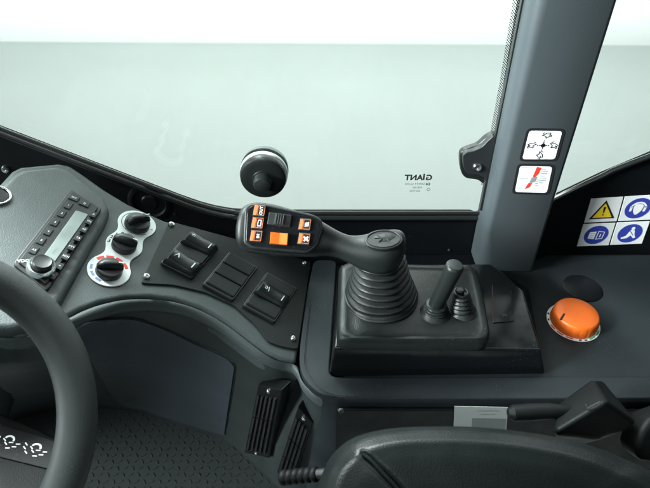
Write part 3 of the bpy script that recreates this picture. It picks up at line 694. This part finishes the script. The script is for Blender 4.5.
# ------------------------------------------------------------------ switch panel
t = thing('switch_panel', 'black screwed-on switch plate with three rocker switch frames beside the joystick console', 'switch panel', tuple(D.wp(230, 285, 0)))
sp = [(141, 283), (169.5, 221), (240, 240), (311, 262), (298, 349), (291, 348.5), (280, 346), (269, 342), (256, 325), (235, 306), (206, 292.5), (174, 285)]
bm = BM(); plate(bm, D, roundpoly(pxpoly(D, sp, 0.0025), 0.004, 3), 0.0, 0.0025); mk('mounting_plate', bm, 'satin', t, bevel=0.0007)
for x, y in ((171.5, 224.5), (146.5, 276.5), (304.5, 263), (293.5, 338.5)): screw(t, D, *D.px(x, y, 0.003), 0.0025, 0.0040)
def swframe(corners, kinds, label):
    g = pxpoly(D, corners, 0.006); q = quadmap(g)  # TL TR BR BL
    bm = BM(); plate(bm, D, roundpoly(g, 0.003), 0.0015, 0.0062); fr = mk('switch_frame', bm, 'switch', t, bevel=0.0012, label=label)
    for k, kd in enumerate(kinds):      # k=0 nearest the driver (bottom)
        t1 = 0.955 - k * 0.305; t0 = t1 - 0.30
        if kd == 'blank':
            bm = BM(); plate(bm, D, [q(0.05, t0 + .012), q(0.95, t0 + .012), q(0.95, t1 - .012), q(0.05, t1 - .012)], 0.005, 0.0085); mk('blanking_plug', bm, 'satin', fr, bevel=0.0012)
        else:
            bm = BM(); rows = []
            P = [(0.02, 0.004), (0.035, 0.012), (0.12, 0.0165), (0.3, 0.0145), (0.5, 0.0125), (0.7, 0.0120), (0.88, 0.0125), (0.965, 0.0095), (0.98, 0.004)]
            for s, hh in P:
                a = q(s, t0 - .004); b = q(s, t1 + .004); m_ = lambda z: (a[0] * (1 - z) + b[0] * z, a[1] * (1 - z) + b[1] * z)
                rows.append([D.w(*m_(0), 0.004), D.w(*m_(0.03), hh - 0.002), D.w(*m_(0.12), hh), D.w(*m_(0.5), hh + 0.0006), D.w(*m_(0.88), hh), D.w(*m_(0.97), hh - 0.002), D.w(*m_(1), 0.004)])
            grid(bm, rows, closeu=True, caps=True); mk('rocker', bm, 'switch', fr, lim=50)
            tm = (t0 + t1) / 2
            bm = BM(); stroke(bm, D, [q(0.80, tm - .05), q(0.80, tm + .07)], 0.0014, 0.0130, 0.0137)
            aa = q(0.25, tm); 
            if kd == 'beacon': 
                text(bm, D, '*', aa[0], aa[1], 0.012, 0, 0.0162, bold=True)
            elif kd == 'wiper': stroke(bm, D, [q(0.2, tm + .03), q(0.28, tm - .06), q(0.34, tm + .02)], 0.0009, 0.0150, 0.0160)
            else: ringplate(bm, D, aa[0], aa[1], 0.0014, 0.0022, 0.0150, 0.0160); stroke(bm, D, [q(0.32, tm - .04), q(0.36, tm + .05)], 0.0009, 0.0148, 0.0158)
            mk('rocker_symbol', bm, 'white', fr, smooth=False)
swframe([(188, 233), (219.5, 246), (192.5, 278.5), (160.5, 262.5)], ('wiper', 'blank', 'beacon'), 'switch frame with two raised rockers')
swframe([(229.5, 251.5), (258.5, 267), (233.5, 300.5), (202.5, 284)], ('blank', 'blank', 'blank'), 'switch frame filled with three blank plugs')
swframe([(267, 271.5), (298, 288), (275, 322.5), (243, 305)], ('blank', 'lamp', 'blank'), 'switch frame with one rocker between two blanks')

# ------------------------------------------------------------------ side console
con = thing('side_console', 'slate grey moulded side console carrying the levers to the right of the dashboard', 'console', (0.15, 0.42, -0.4))
cout = [(312.5, 262), (309, 285), (304, 325), (300, 352), (300, 369), (304, 380), (311, 389), (321, 397), (334, 401), (350, 402), (540, 401), (1000, 398), (1000, 252), (545, 252), (520, 262)]
bm = BM(); uv = pxpoly(G, cout); plate(bm, G, uv, -0.40, 0.0)
mk('console_shell', bm, 'console', con, bevel=0.010, seg=5, lim=50)
# raised cheek at the far left of the console
ck = [(312.5, 261.5), (338, 262), (334, 292), (322, 290), (310, 292)]
ck = [(314, 263), (337, 263.5), (329, 379), (345, 381), (545, 380), (1000, 379), (1000, 401), (540, 402.5), (345, 402.5), (321, 398), (310, 389), (303.5, 381), (299.5, 368), (300, 350), (307, 296)]
bm = BM(); uvb = pxpoly(G, ck); 
plate(bm, G, roundpoly(uvb, 0.01, 4), -0.02, 0.007); mk('raised_border', bm, 'console', con, bevel=0.0065, seg=4, lim=40)
# stitched seam
bm = BM(); sm = smoothpoly([tuple(atz(x, y, 0.0072)) for i, (x, y) in enumerate(((309.5, 305), (305, 345), (304.5, 366), (310, 377), (322, 391), (345, 397), (420, 398)))], 8, False)
tube(bm, sm, 0.0006, 6); mk('seam', bm, 'thread', con)
bm = BM()
for i in range(0, len(sm) - 1):
    a_, b_ = sm[i], sm[i + 1]; dd_ = (b_ - a_); nseg = max(1, int(dd_.length / 0.004)); sd = V((0.0, 0, 0)); sd = dd_.cross(V((0, 0, 1))).normalized() * 0.0016
    for j in range(nseg):
        tube(bm, [a_ + dd_ * ((j + 0.15) / nseg) - sd + V((0, 0, 0.0002)), a_ + dd_ * ((j + 0.8) / nseg) - sd + V((0, 0, 0.0002))], 0.0004, 5)
mk('stitching', bm, 'wheel', con)
# black rear wall panel below the console front edge
bm = BM(); f = Fr(atz(345, 402, 0) * 1, (1, 0, 0), (0, 0, 1)); f = Fr(V((0, atz(345, 403, 0).y - 0.003, 0)), (1, 0, 0), (0, 0, 1))
plate(bm, f, [(f.px(337, 404)[0], -0.006), (0.68, -0.006), (0.68, -0.30), (f.px(337, 404)[0], -0.30)], -0.002, 0.003); mk('front_panel', bm, 'shade', con, bevel=0.001)
screw(con, f, *f.px(341, 410, 0.003), 0.003, 0.0036, 'steel_grey')
# black round blanking cap
bm = BM(); u, v = G.px(582.6, 288.3); lathe(bm, G, [(0.026, -0.001), (0.026, 0.0008), (0.0245, 0.0016), (0, 0.0018)], 48, u, v); mk('blanking_cap', bm, 'frame', con)
t = solo(mk('paper_label', plate(BM(), f, pxpoly(f, [(454.5, 406.5), (508, 407.5), (506, 436), (453.5, 436)], 0.0036), 0.003, 0.0036), 'paper', None, smooth=False), 'grey printed type label on the black panel just behind the seat top', 'label')
bm = BM(); 
for k, s in enumerate(('TYPE APPROVAL', 'SERIAL NO')): u, v = f.px(488, 411.2 + 3.4 * k, 0.0038); text(bm, f, s, u, v, 0.0034, 0, 0.0038)
plate(bm, f, pxpoly(f, [(472, 418.5), (506, 419), (505, 430), (471.5, 430)], 0.0038), 0.0036, 0.0038)
mk('print', bm, 'printgrey', t, smooth=False)

# ------------------------------------------------------------------ lever box
t = thing('lever_box', 'glossy black raised box with sloping front under the joystick boot', 'box', tuple(atz(430, 377, 0)))
H = 0.042
bt = [atz(x, y, 0) for x, y in ((328.5, 377.5), (545, 374.5), (529, 289), (492, 270), (339, 268))]
tp = [atz(x, y, H) for x, y in ((334, 347.5), (541, 350), (522.5, 290), (490, 264), (341, 264.5))]
bm = BM(); grid(bm, [bt, tp], closeu=True); bm.faces.new(list(bm.verts)[5:]); bm.faces.new(list(bm.verts)[:5]); mk('housing', bm, 'gloss', t, bevel=0.0025, seg=3, lim=20)
GH = Fr((0, 0, H), (1, 0, 0), (0, 1, 0))
bm = BM(); plate(bm, GH, roundpoly(pxpoly(GH, [(492, 284), (511, 290), (514, 321), (493, 323)], 0.001), 0.002), 0.0, 0.001); p_ = mk('small_cover', bm, 'gloss', t, bevel=0.0004)
bm = BM(); u, v = GH.px(504, 315, 0.001); text(bm, GH, 'w', u, v, 0.009, 0, 0.0013, bold=True); mk('cover_symbol', bm, 'wheel', p_, smooth=False)

# rubber boot base on the box
t = thing('rubber_boot_plate', 'grey rubber gaiter plate with rounded corners on the black box', 'gaiter plate', tuple(atz(410, 330, H)))
H2 = 0.060
bp_b = [atz(x, y, H) for x, y in ((337, 344), (484, 346.5), (491.5, 336), (480, 272), (341, 266))]
top = [(339, 330), (341, 336), (348, 338.5), (400, 339.5), (480, 339), (487.5, 336.5), (489, 330), (484, 300), (477, 270), (472, 265.5), (348, 262), (341, 266)]
GT = Fr((0, 0, H2), (1, 0, 0), (0, 1, 0))
uvt = roundpoly(pxpoly(GT, top), 0.003, 2)
c_ = V((sum(p[0] for p in uvt) / len(uvt), sum(p[1] for p in uvt) / len(uvt)))
bm = BM(); L_ = []
for sc, hh in ((1.03, H - H2), (1.03, -0.008), (1.015, -0.003), (0.98, 0.0), (0.90, 0.0), (0.88, -0.0008), (0.80, 0.0006)):
    L_.append([GT.w(c_.x + (p[0] - c_.x) * sc, c_.y + (p[1] - c_.y) * sc, hh) for p in uvt])
grid(bm, L_, closeu=True, caps=True); mk('gaiter_base', bm, 'rubber', t, lim=50)

# ------------------------------------------------------------------ joystick
bc = atz(380.5, 296, H2)
js = thing('joystick', 'large black joystick with ribbed gaiter and a button pad reaching over the dashboard', 'joystick', tuple(bc))
tc_ = atY(380, 256, bc.y + 0.003)
def bellows(name, a, b, r0, r1, n, parent, m='rubber', flare=0.25, amp=0.0046):
    axd = (b - a); Lh = axd.length; axd.normalize(); ex = axd.orthogonal().normalized() if abs(axd.x) > .9 else (V((1, 0, 0)) - axd * axd.x).normalized()
    f = Fr(a, ex, axd.cross(ex)); prof = [(r0 * (1 + flare), 0.0002), (r0 * (1 + flare * 0.5), 0.0018), (r0 * 1.06, 0.004)]
    K = n * 8
    for i in range(K + 1):
        s = i / K; rr = r0 + (r1 - r0) * (s ** 0.85); ph = 2 * math.pi * n * s
        prof.append((rr + amp * (0.5 - 0.5 * math.cos(ph)) ** 0.6 - amp * 0.3, 0.005 + (Lh - 0.005) * s))
    prof.append((r1 * 0.5, Lh)); bm = BM(); lathe(bm, f, prof, 48, flute=lambda a_, k: 0.012 * math.sin(2 * a_ + k * 0.15) + 0.006 * math.sin(5 * a_ + 1)); return mk(name, bm, m, parent, lim=75)
bellows('gaiter', bc, tc_, 0.0400, 0.0245, 7, js, flare=0.12)
# grip body: lofted sections along its length, measured against the photograph
st = [(236.5, 233, 6, 0.010), (238.5, 231, 14, 0.020), (243, 229, 21.5, 0.026), (252, 228, 25.2, 0.029), (266, 229, 26, 0.029), (282, 231.5, 25.2, 0.028), (300, 234.5, 22.5, 0.026), (314, 237, 20, 0.024), (326, 240, 16.0, 0.022), (338, 244.5, 13.6, 0.021), (350, 249.5, 14.2, 0.024), (362, 252.5, 17.5, 0.030), (374, 253, 20.8, 0.035), (386, 252, 22, 0.036), (396, 249, 19.5, 0.031), (402, 246, 14.5, 0.024), (405, 244, 7.5, 0.013)]
jd = 0.530
rows = []
stS = smoothpoly([(a, b, c) for a, b, c, d in st], 3, False); dS = smoothpoly([(a, d, 0) for a, b, c, d in st], 3, False)
for (x, yc, hh), (_, dd, _) in zip(stS, dS):
    dj = jd - 0.012 * max(0, min(1, (300 - x) / 60)); c = atd(x, yc, dj); sc = dj / F; r_ = []
    tilt = max(-0.5, min(0.5, (x - 240) / 80 - 0.5)) if x < 280 else 0.0
    for k in range(28):
        a = 2 * math.pi * k / 28; ca, sa = math.cos(a), math.sin(a); e = 0.8 + 0.2 * max(0, min(1, (x - 325) / 30))
        cu = math.copysign(abs(ca) ** e, ca); su = math.copysign(abs(sa) ** e, sa)
        up = UP * (su * hh * sc); fw_ = FWD * (cu * dd * 0.5)
        r_.append(c + up + fw_)
    rows.append(r_)
bm = BM(); grid(bm, rows, closeu=True, caps=True); mk('grip', bm, 'grip', js, lim=80)
# neck into the gaiter
bm = BM(); na = atd(385, 248, jd + 0.004); tube(bm, [na, na.lerp(tc_, 0.5), tc_ + (tc_ - na).normalized() * -0.004, tc_ + V((0, 0, -0.006))], [0.019, 0.0225, 0.0245, 0.026], 28); mk('neck', bm, 'grip', js, lim=80)
# oval cap on the dome
fp = Fr(atd(382, 240.5, jd - 0.0185), V((1, 0, 0)), (UP * 0.75 + FWD * 0.66))
fp = Fr(atd(383.5, 239.5, jd - 0.0128), V((1, 0.0, 0.06)), (UP * 0.78 + FWD * 0.62))
def oval(f, ru, rv, n=40, cu=0, cv=0): return [(cu + ru * math.cos(2 * math.pi * i / n), cv + rv * math.sin(2 * math.pi * i / n)) for i in range(n)]
bm = BM(); plate(bm, fp, oval(fp, 0.0195, 0.0130), -0.006, 0.0008); mk('oval_cap', bm, 'grip', js, bevel=0.001)
bm = BM(); pts_ = oval(fp, 0.0168, 0.0107); tube(bm, [fp.w(u, v, 0.0015) for u, v in pts_] + [fp.w(*pts_[0], 0.0015)], 0.0005, 6, False)
for sgn in ([(-0.006, 0.005), (-0.001, 0.0), (-0.005, -0.004)], [(-0.009, 0.001), (0.004, 0.001)], [(0.002, 0.005), (0.005, -0.005)]):
    tube(bm, [fp.w(u, v, 0.0016) for u, v in sgn], 0.0005, 6)
mk('cap_engraving', bm, 'black', js)
# button pad
pdm = 0.492
fpd = Fr(atd(275, 230, jd - 0.012 * 0.6 - 0.0135), V((1, 0, 0)), UP); fpd = Fr(fpd.o, V((1, 0, 0)) * 1.0 + FWD * 0.07, UP + FWD * 0.10)
padpx = [(244.5, 209), (249, 203.5), (262, 203), (285, 208), (314, 214.5), (322, 219.5), (323.5, 230), (318, 246), (308, 253.5), (294, 252.5), (250, 249), (243, 243)]
bm = BM(); plate(bm, fpd, roundpoly(pxpoly(fpd, padpx, 0.003), 0.004, 4), -0.012, 0.003); mk('pad_rim', bm, 'grip', js, bevel=0.002, seg=3)
def shrink(pts, k):
    cx = sum(p[0] for p in pts) / len(pts); cy = sum(p[1] for p in pts) / len(pts)
    return [(cx + (p[0] - cx) * k, cy + (p[1] - cy) * (k - 0.02)) for p in pts]
bm = BM(); plate(bm, fpd, roundpoly(pxpoly(fpd, shrink(padpx, 0.93), 0.0036), 0.003, 4), 0.0025, 0.0036); mk('pad_face', bm, 'gloss', js, bevel=0.0005)
def padbtn(x, y, mark, first):
    # orange tab on the left, framed symbol on the right
    ww, hh = 11.8, 12.0
    g = pxpoly(fpd, [(x - ww / 2 + 1.6, y - hh / 2), (x + ww / 2 + 1.2, y - hh / 2 + 1), (x + ww / 2 - 0.8, y + hh / 2 + 1), (x - ww / 2 - .6, y + hh / 2)], 0.005); q = quadmap(g)
    bm = BM(); plate(bm, fpd, [q(0, 0), q(1, 0), q(1, 1), q(0, 1)], 0.003, 0.0055); o = mk('button', bm, 'switch', js, bevel=0.0006)
    bm = BM(); plate(bm, fpd, [q(0.04, 0.08), q(0.32, 0.08), q(0.32, 0.92), q(0.04, 0.92)], 0.0056, 0.0062); mk('orange_tab', bm, 'orangeprint', o, smooth=False)
    bm = BM(); stroke(bm, fpd, [q(0.38, 0.10), q(0.95, 0.10), q(0.95, 0.88), q(0.38, 0.88)], 0.0004, 0.0056, 0.0060, closed=True); mk('orange_frame', bm, 'orangeprint', o, smooth=False)
    bm = BM(); c = q(0.67, 0.5)
    if mark == 'box': stroke(bm, fpd, [q(0.54, 0.26), q(0.80, 0.26), q(0.80, 0.74), q(0.54, 0.74)], 0.0007, 0.0056, 0.0060, closed=True)
    elif mark in ('OUT', 'IN'): text(bm, fpd, mark, c[0], c[1], 0.0040, 0, 0.0060, ang=math.pi / 2 - 0.1, bold=True)
    elif mark == 'up': 
        ringplate(bm, fpd, c[0], c[1], 0.0012, 0.0021, 0.0056, 0.0060); stroke(bm, fpd, [(c[0] - 0.002, c[1] - 0.002), (c[0] + 0.002, c[1] + 0.002)], 0.0008, 0.0056, 0.0060)
    else:
        for k in range(4): a = math.radians(45 + 90 * k); stroke(bm, fpd, [(c[0], c[1]), (c[0] + 0.0026 * math.cos(a), c[1] + 0.0026 * math.sin(a))], 0.0016, 0.0056, 0.0060)
    mk('button_symbol', bm, 'white', o, smooth=False)
for i, (x, y, mk_) in enumerate(((259, 210, 'OUT'), (257.2, 222.5, 'box'), (255.8, 235.5, 'IN'), (304.5, 224, 'up'), (303.6, 238.3, 'fan'))): padbtn(x, y, mk_, i)
# black thumb slider
g = pxpoly(fpd, [(269, 212), (292, 215), (290, 227), (267, 224)], 0.006); q = quadmap(g)
bm = BM(); plate(bm, fpd, g, 0.003, 0.005); mk('roller_surround', bm, 'switch', js, bevel=0.0006)
bm = BM(); plate(bm, fpd, [q(0.30, 0.05), q(0.72, 0.05), q(0.72, 0.95), q(0.30, 0.95)], 0.004, 0.0095)
for k in range(4): s = 0.36 + 0.1 * k; stroke(bm, fpd, [q(s, 0.12), q(s, 0.88)], 0.0006, 0.0095, 0.0103)
mk('thumb_roller', bm, 'switch', js, bevel=0.0006)
# orange rocker
g = pxpoly(fpd, [(270.5, 232), (288.5, 233.5), (287.5, 245.5), (269.5, 244)], 0.006); q = quadmap(g)
bm = BM(); rws = []
for s, hh in ((0, 0.0030), (0.04, 0.0100), (0.25, 0.0095), (0.50, 0.0084), (0.56, 0.0084), (0.8, 0.0092), (0.96, 0.0096), (1, 0.003)):
    rws.append([fpd.w(*q(s, 0), 0.003), fpd.w(*q(s, 0.04), hh), fpd.w(*q(s, 0.96), hh), fpd.w(*q(s, 1), 0.003)])
grid(bm, rws, closeu=True, caps=True); mk('orange_rocker', bm, 'orange', js, bevel=0.0006, lim=30)

# ------------------------------------------------------------------ small hand lever
hb = atz(435, 313, H2)
t = thing('hand_lever', 'short round black hand lever leaning right out of a small ribbed gaiter', 'lever', tuple(hb))
ha = atY(436.5, 304, hb.y)
bellows('gaiter', hb, ha, 0.0135, 0.0105, 3, t, flare=0.4, amp=0.0022)
tp_ = atY(455.5, 265, hb.y - 0.004)
bm = BM(); d = (tp_ - ha).normalized(); tube(bm, [ha - d * 0.006, ha + d * 0.008, ha.lerp(tp_, 0.5), tp_ - d * 0.005, tp_ - d * 0.0015, tp_], [0.0085, 0.0092, 0.0090, 0.0098, 0.0094, 0.0076], 28); mk('handle', bm, 'grip', t, lim=60)
fh = Fr(tp_, (V((1, 0, 0)) - d * d.x), V((0, 1, 0))); 
fh = Fr(tp_, V((1, 0, 0)) - d * d.x, d.cross(V((1, 0, 0)) - d * d.x))
bm = BM(); lathe(bm, fh, [(0.0079, -0.001), (0.0079, 0.0006), (0.0064, 0.0013), (0, 0.0016)], 28); mk('end_cap', bm, 'wheel', t)
# second small gaiter with a cup
cb = atz(461.5, 311, H2)
t = thing('small_gaiter', 'small empty ribbed rubber gaiter beside the hand lever', 'gaiter', tuple(cb))
ca = atY(461, 294, cb.y); bellows('ribs', cb, ca, 0.0125, 0.0085, 4, t, flare=0.35, amp=0.0022)
f = Fr(ca, (1, 0, 0), (0, 1, 0)); bm = BM(); lathe(bm, f, [(0.0082, -0.002), (0.0085, 0.003), (0.0072, 0.004), (0.0060, 0.003), (0.0055, -0.003), (0, -0.003)], 28); mk('open_collar', bm, 'rubber', t)
bm = BM(); lathe(bm, f, [(0.0048, -0.003), (0.0045, 0.005), (0.003, 0.0065), (0, 0.0068)], 20, -0.001, 0.001); mk('pin', bm, 'black', t)

# ------------------------------------------------------------------ orange rotary knob
kb = atz(573, 322, 0)
t = thing('throttle_knob', 'big round orange rotary knob on a white dial ring on the console', 'knob', tuple(kb))
f = Fr(kb, (1, 0, 0), (0, 1, 0))
bm = BM(); lathe(bm, f, [(0.0325, 0), (0.0325, 0.0008), (0, 0.0008)], 56); mk('dial_label', bm, 'white', t, smooth=False)
bm = BM()
for k in range(3): ringplate(bm, f, 0, 0, 0.0298, 0.0316, 0.0009, 0.0010, math.radians(190 + k * 22), math.radians(190 + k * 22 + 15))
mk('red_scale', bm, 'red', t, smooth=False)
bm = BM()
for k in range(2): ringplate(bm, f, 0, 0, 0.0298, 0.0316, 0.0009, 0.0010, math.radians(288 + k * 24), math.radians(288 + k * 24 + 18))
mk('green_scale', bm, 'green', t, smooth=False)
bm = BM()
for a in (150, 170, 262, 275, 345, 0): ringplate(bm, f, 0, 0, 0.0298, 0.0318, 0.0009, 0.0010, math.radians(a), math.radians(a + 6))
mk('scale_marks', bm, 'ink', t, smooth=False)
bm = BM(); R = 0.0290
lathe(bm, f, [(R, 0.001), (R * 1.0, 0.004), (R * 0.985, 0.010), (R * 0.955, 0.0145), (R * 0.91, 0.0172), (R * 0.85, 0.0182), (R * 0.5, 0.0182), (0, 0.0182)], 144, flute=lambda a, k: (-0.018 * max(0, math.cos(18 * a)) ** 2) if k in (1, 2) else (-0.010 * max(0, math.cos(18 * a)) ** 2 if k in (0, 3) else 0))
mk('knob_body', bm, 'orange', t, lim=50)
bm = BM(); a = math.radians(198); d1 = (math.cos(a), math.sin(a))
fi = Fr(f.w(d1[0] * R * 0.78, d1[1] * R * 0.78, 0.0182), V((math.cos(a + 0.55), math.sin(a + 0.55), 0)), V((-math.sin(a + 0.55), math.cos(a + 0.55), 0)))
plate(bm, fi, roundpoly([(-0.0062, -0.0011), (0.0062, -0.0011), (0.0062, 0.0011), (-0.0062, 0.0011)], 0.001), -0.001, 0.0005); mk('pointer_slot', bm, 'ink', t, smooth=False)

# ------------------------------------------------------------------ seat
t = thing('driver_seat', 'black leather driver seat back with a stitched crease at the bottom of the view', 'seat', tuple(atz(460, 488, -0.2)))
edge = [(308, 520), (316, 488), (324, 463), (337, 446), (356, 434), (385, 427), (420, 424.5), (460, 424.5), (500, 427), (540, 432), (575, 439), (605, 448), (632, 460), (655, 470), (700, 500)]
def seatrow(k):
    s, dep, sag = [(0.0, 0.47, 0.10), (0.0, 0.448, 0.035), (0.0, 0.437, 0.012), (0.015, 0.428, 0.0), (0.05, 0.418, 0.0), (0.12, 0.408, 0.0), (0.25, 0.402, 0), (0.45, 0.398, 0), (0.75, 0.394, 0), (1.1, 0.390, 0)][k]
    r = []
    for i, (x, y) in enumerate(edge):
        cx, cy = 470, 560; X = x + (cx - x) * s; Y_ = y + (cy - y) * s
        p = atd(X, Y_, dep) - V((0, 0, sag)); r.append(p)
    return smoothpoly([tuple(p) for p in r], 6, False)
rows = [seatrow(k) for k in range(10)]
# padding waves pressed by the crease
bm = BM(); grid(bm, rows); sb = BVHTree.FromBMesh(bm)
def onseat(x, y, off=0):
    d = ray(x, y).normalized(); loc, nrm, _, _ = sb.ray_cast(EYE, d)
    if loc is None: return atd(x, y, 0.4)
    if nrm.dot(d) > 0: nrm = -nrm
    return loc + nrm * off
ring = [p.copy() for p in [v.co for v in bm.verts]]
cpath = [onseat(x, y) for x, y in ((364, 455), (372, 462), (384, 474), (398, 488), (410, 505))]
bmesh.ops.subdivide_edges(bm, edges=bm.edges[:], cuts=3, use_grid_fill=True)
bm.normal_update()
for v_ in bm.verts:
    dmin = 9; side = 1
    for a, b in zip(cpath, cpath[1:]):
        ab = b - a; tt = max(0, min(1, (v_.co - a).dot(ab) / ab.dot(ab))); e = (v_.co - (a + ab * tt)); 
        if e.length < dmin: dmin = e.length
    tow = (EYE - v_.co).normalized()
    v_.co += tow * (0.0022 * math.exp(-(dmin / 0.016) ** 2) - 0.0045 * math.exp(-(dmin / 0.0028) ** 2))
mk('backrest', bm, 'leather', t, lim=85)
bm = BM(); tube(bm, smoothpoly([tuple(onseat(x, y, -0.002)) for x, y in ((363, 454), (372, 461), (384, 474), (398, 489), (410, 505))], 6, False), 0.0016, 8); mk('crease_piping', bm, 'leather', t)

# ------------------------------------------------------------------ belt buckle housing beside the seat
t = thing('seat_belt_reel', 'black angular seat belt housing with tapered arm lying behind the right side of the seat', 'belt housing', tuple(atz(590, 430, 0.0)))
A = [atd(x, y, d) for x, y, d in ((549, 430, 0.50), (558, 408, 0.515), (594.5, 378, 0.505), (606, 404, 0.475), (560, 432, 0.47))]
bm = BM()
pts = [atd(556, 405, 0.52), atd(593, 378.5, 0.52), atd(607, 401, 0.475), atd(552, 434, 0.475), atd(602, 379, 0.55), atd(640, 425, 0.50), atd(600, 440, 0.49), atd(560, 450, 0.54)]
vs = [bm.verts.new(p) for p in pts]
bmesh.ops.convex_hull(bm, input=bm.verts); bmesh.ops.dissolve_limit(bm, angle_limit=0.1, verts=bm.verts, edges=bm.edges); mk('housing', bm, 'shade', t, bevel=0.005, seg=3, lim=20)
bm = BM(); tube(bm, [atd(508, 413, 0.50), atd(513, 413, 0.50), atd(530, 412, 0.50), atd(550, 411, 0.50), atd(572, 411, 0.498), atd(577, 411, 0.498)], [0.004, 0.008, 0.0085, 0.0078, 0.005, 0.002], 20); mk('arm', bm, 'shade', t)
bm = BM(); tube(bm, [atd(586, 404.5, 0.485), atd(587.5, 408.5, 0.478), atd(600, 402, 0.474)], 0.0008, 6); mk('latch_line', bm, 'ink', t)
# dark armrest corner on the far right
t = thing('armrest', 'dark armrest corner at the right edge behind the seat', 'armrest', tuple(atd(650, 440, 0.5)))
bm = BM(); prism(bm, [atd(x, y, 0.5) for x, y in ((634, 450), (641, 432), (650, 420), (690, 405), (690, 470), (640, 462))], FWD * 0.03); mk('pad', bm, 'shade', t, bevel=0.006)

# ribbed knob of the seat adjuster
t = thing('seat_adjuster_knob', 'dark ribbed adjuster knob on a short shaft low beside the seat', 'adjuster', tuple(atd(300, 486, 0.50)))
bm = BM(); pts = []; rr = []
a0, a1 = atd(281, 478, 0.52), atd(318, 474, 0.50)
for i in range(25): pts.append(a0.lerp(a1, i / 24)); rr.append(0.0075 - (0.0022 if i % 4 == 0 else 0)) 
tube(bm, pts, rr, 20); mk('ribbed_knob', bm, 'shade', t, lim=60)
bm = BM(); tube(bm, [a1, a1 + (a1 - a0) * 0.8], 0.005, 12); mk('shaft', bm, 'black', t)

# ------------------------------------------------------------------ steering column stub with lamps and the wheel
t = thing('steering_wheel', 'thick dark grey steering wheel cutting the left edge of the view', 'steering wheel', tuple(atd(-100, 435, 0.42)))
wc = atd(-117, 443, 0.35); nrm = (EYE - wc).normalized()
ex = (V((1, 0, 0)) - nrm * nrm.x).normalized(); fw2 = Fr(wc, ex, nrm.cross(ex))
R = 0.1238; bm = BM(); NT, NS = 96, 24; rws = []
for i in range(NT):
    a = 2 * math.pi * i / NT; r_ = []
    for k in range(NS):
        b = 2 * math.pi * k / NS; q_ = R + 0.0158 * math.cos(b); r_.append(fw2.w(q_ * math.cos(a), q_ * 1.06 * math.sin(a), 0.0145 * math.sin(b)))
    rws.append(r_)
rws.append(rws[0]); grid(bm, rws, closeu=True); bmesh.ops.remove_doubles(bm, verts=bm.verts, dist=1e-6); mk('rim', bm, 'wheel', t)
bm = BM(); hubp = smoothpoly([(0.10, -0.05), (0.12, -0.02), (0.10, 0.028), (0.0, 0.045), (-0.08, 0.03), (-0.09, -0.05), (0, -0.09)], 5)
plate(bm, fw2, hubp, -0.045, -0.020); 
# indicator strip on the column behind the wheel
ic = thing('indicator_strip', 'dark indicator strip with white clutch symbols on the steering column behind the wheel', 'indicator', tuple(atd(20, 445, 0.46)))
bm.free()
f = fr3(atd(0, 412, 0.50), atd(44, 431, 0.50), atd(0, 470, 0.455))
g = [f.px(x, y) for x, y in ((-60, 386), (0, 411.5), (40, 428.5), (62, 440), (62, 500), (-60, 500))]
bm = BM(); plate(bm, f, g, -0.03, 0.0); mk('column_cover', bm, 'shade', ic, bevel=0.004, seg=3, lim=40)
g = [f.px(x, y, 0.001) for x, y in ((-40, 408), (10, 427.5), (40, 436), (56, 442), (52, 470), (0, 457), (-40, 447))]
bm = BM(); plate(bm, f, g, 0.0, 0.0012); mk('gloss_strip', bm, 'frame', ic, bevel=0.0006)
for cx_, cy_ in ((7, 442), (34, 450)):
    bm = BM(); u, v = f.px(cx_, cy_, 0.0014); s = 0.0056
    ringplate(bm, f, u, v + s * 0.5, s * 0.55, s * 0.85, 0.0012, 0.0016, 0.1, math.pi - 0.1)
    for dx, dy in ((-1.5, -0.3), (-0.8, -0.9), (0, -0.3), (0.8, -0.9), (1.5, -0.3), (-1.7, 0.4), (1.7, 0.4), (-0.6, 0.2), (0.6, 0.2)):
        a = 0.6 * (1 if dx > 0 else -1); stroke(bm, f, [(u + dx * s - s * 0.25, v + dy * s - s * 0.2 * a), (u + dx * s + s * 0.25, v + dy * s + s * 0.2 * a)], 0.0009, 0.0012, 0.0016)
    mk('clutch_symbol', bm, 'white', ic, smooth=False)
# dark inner column behind the wheel
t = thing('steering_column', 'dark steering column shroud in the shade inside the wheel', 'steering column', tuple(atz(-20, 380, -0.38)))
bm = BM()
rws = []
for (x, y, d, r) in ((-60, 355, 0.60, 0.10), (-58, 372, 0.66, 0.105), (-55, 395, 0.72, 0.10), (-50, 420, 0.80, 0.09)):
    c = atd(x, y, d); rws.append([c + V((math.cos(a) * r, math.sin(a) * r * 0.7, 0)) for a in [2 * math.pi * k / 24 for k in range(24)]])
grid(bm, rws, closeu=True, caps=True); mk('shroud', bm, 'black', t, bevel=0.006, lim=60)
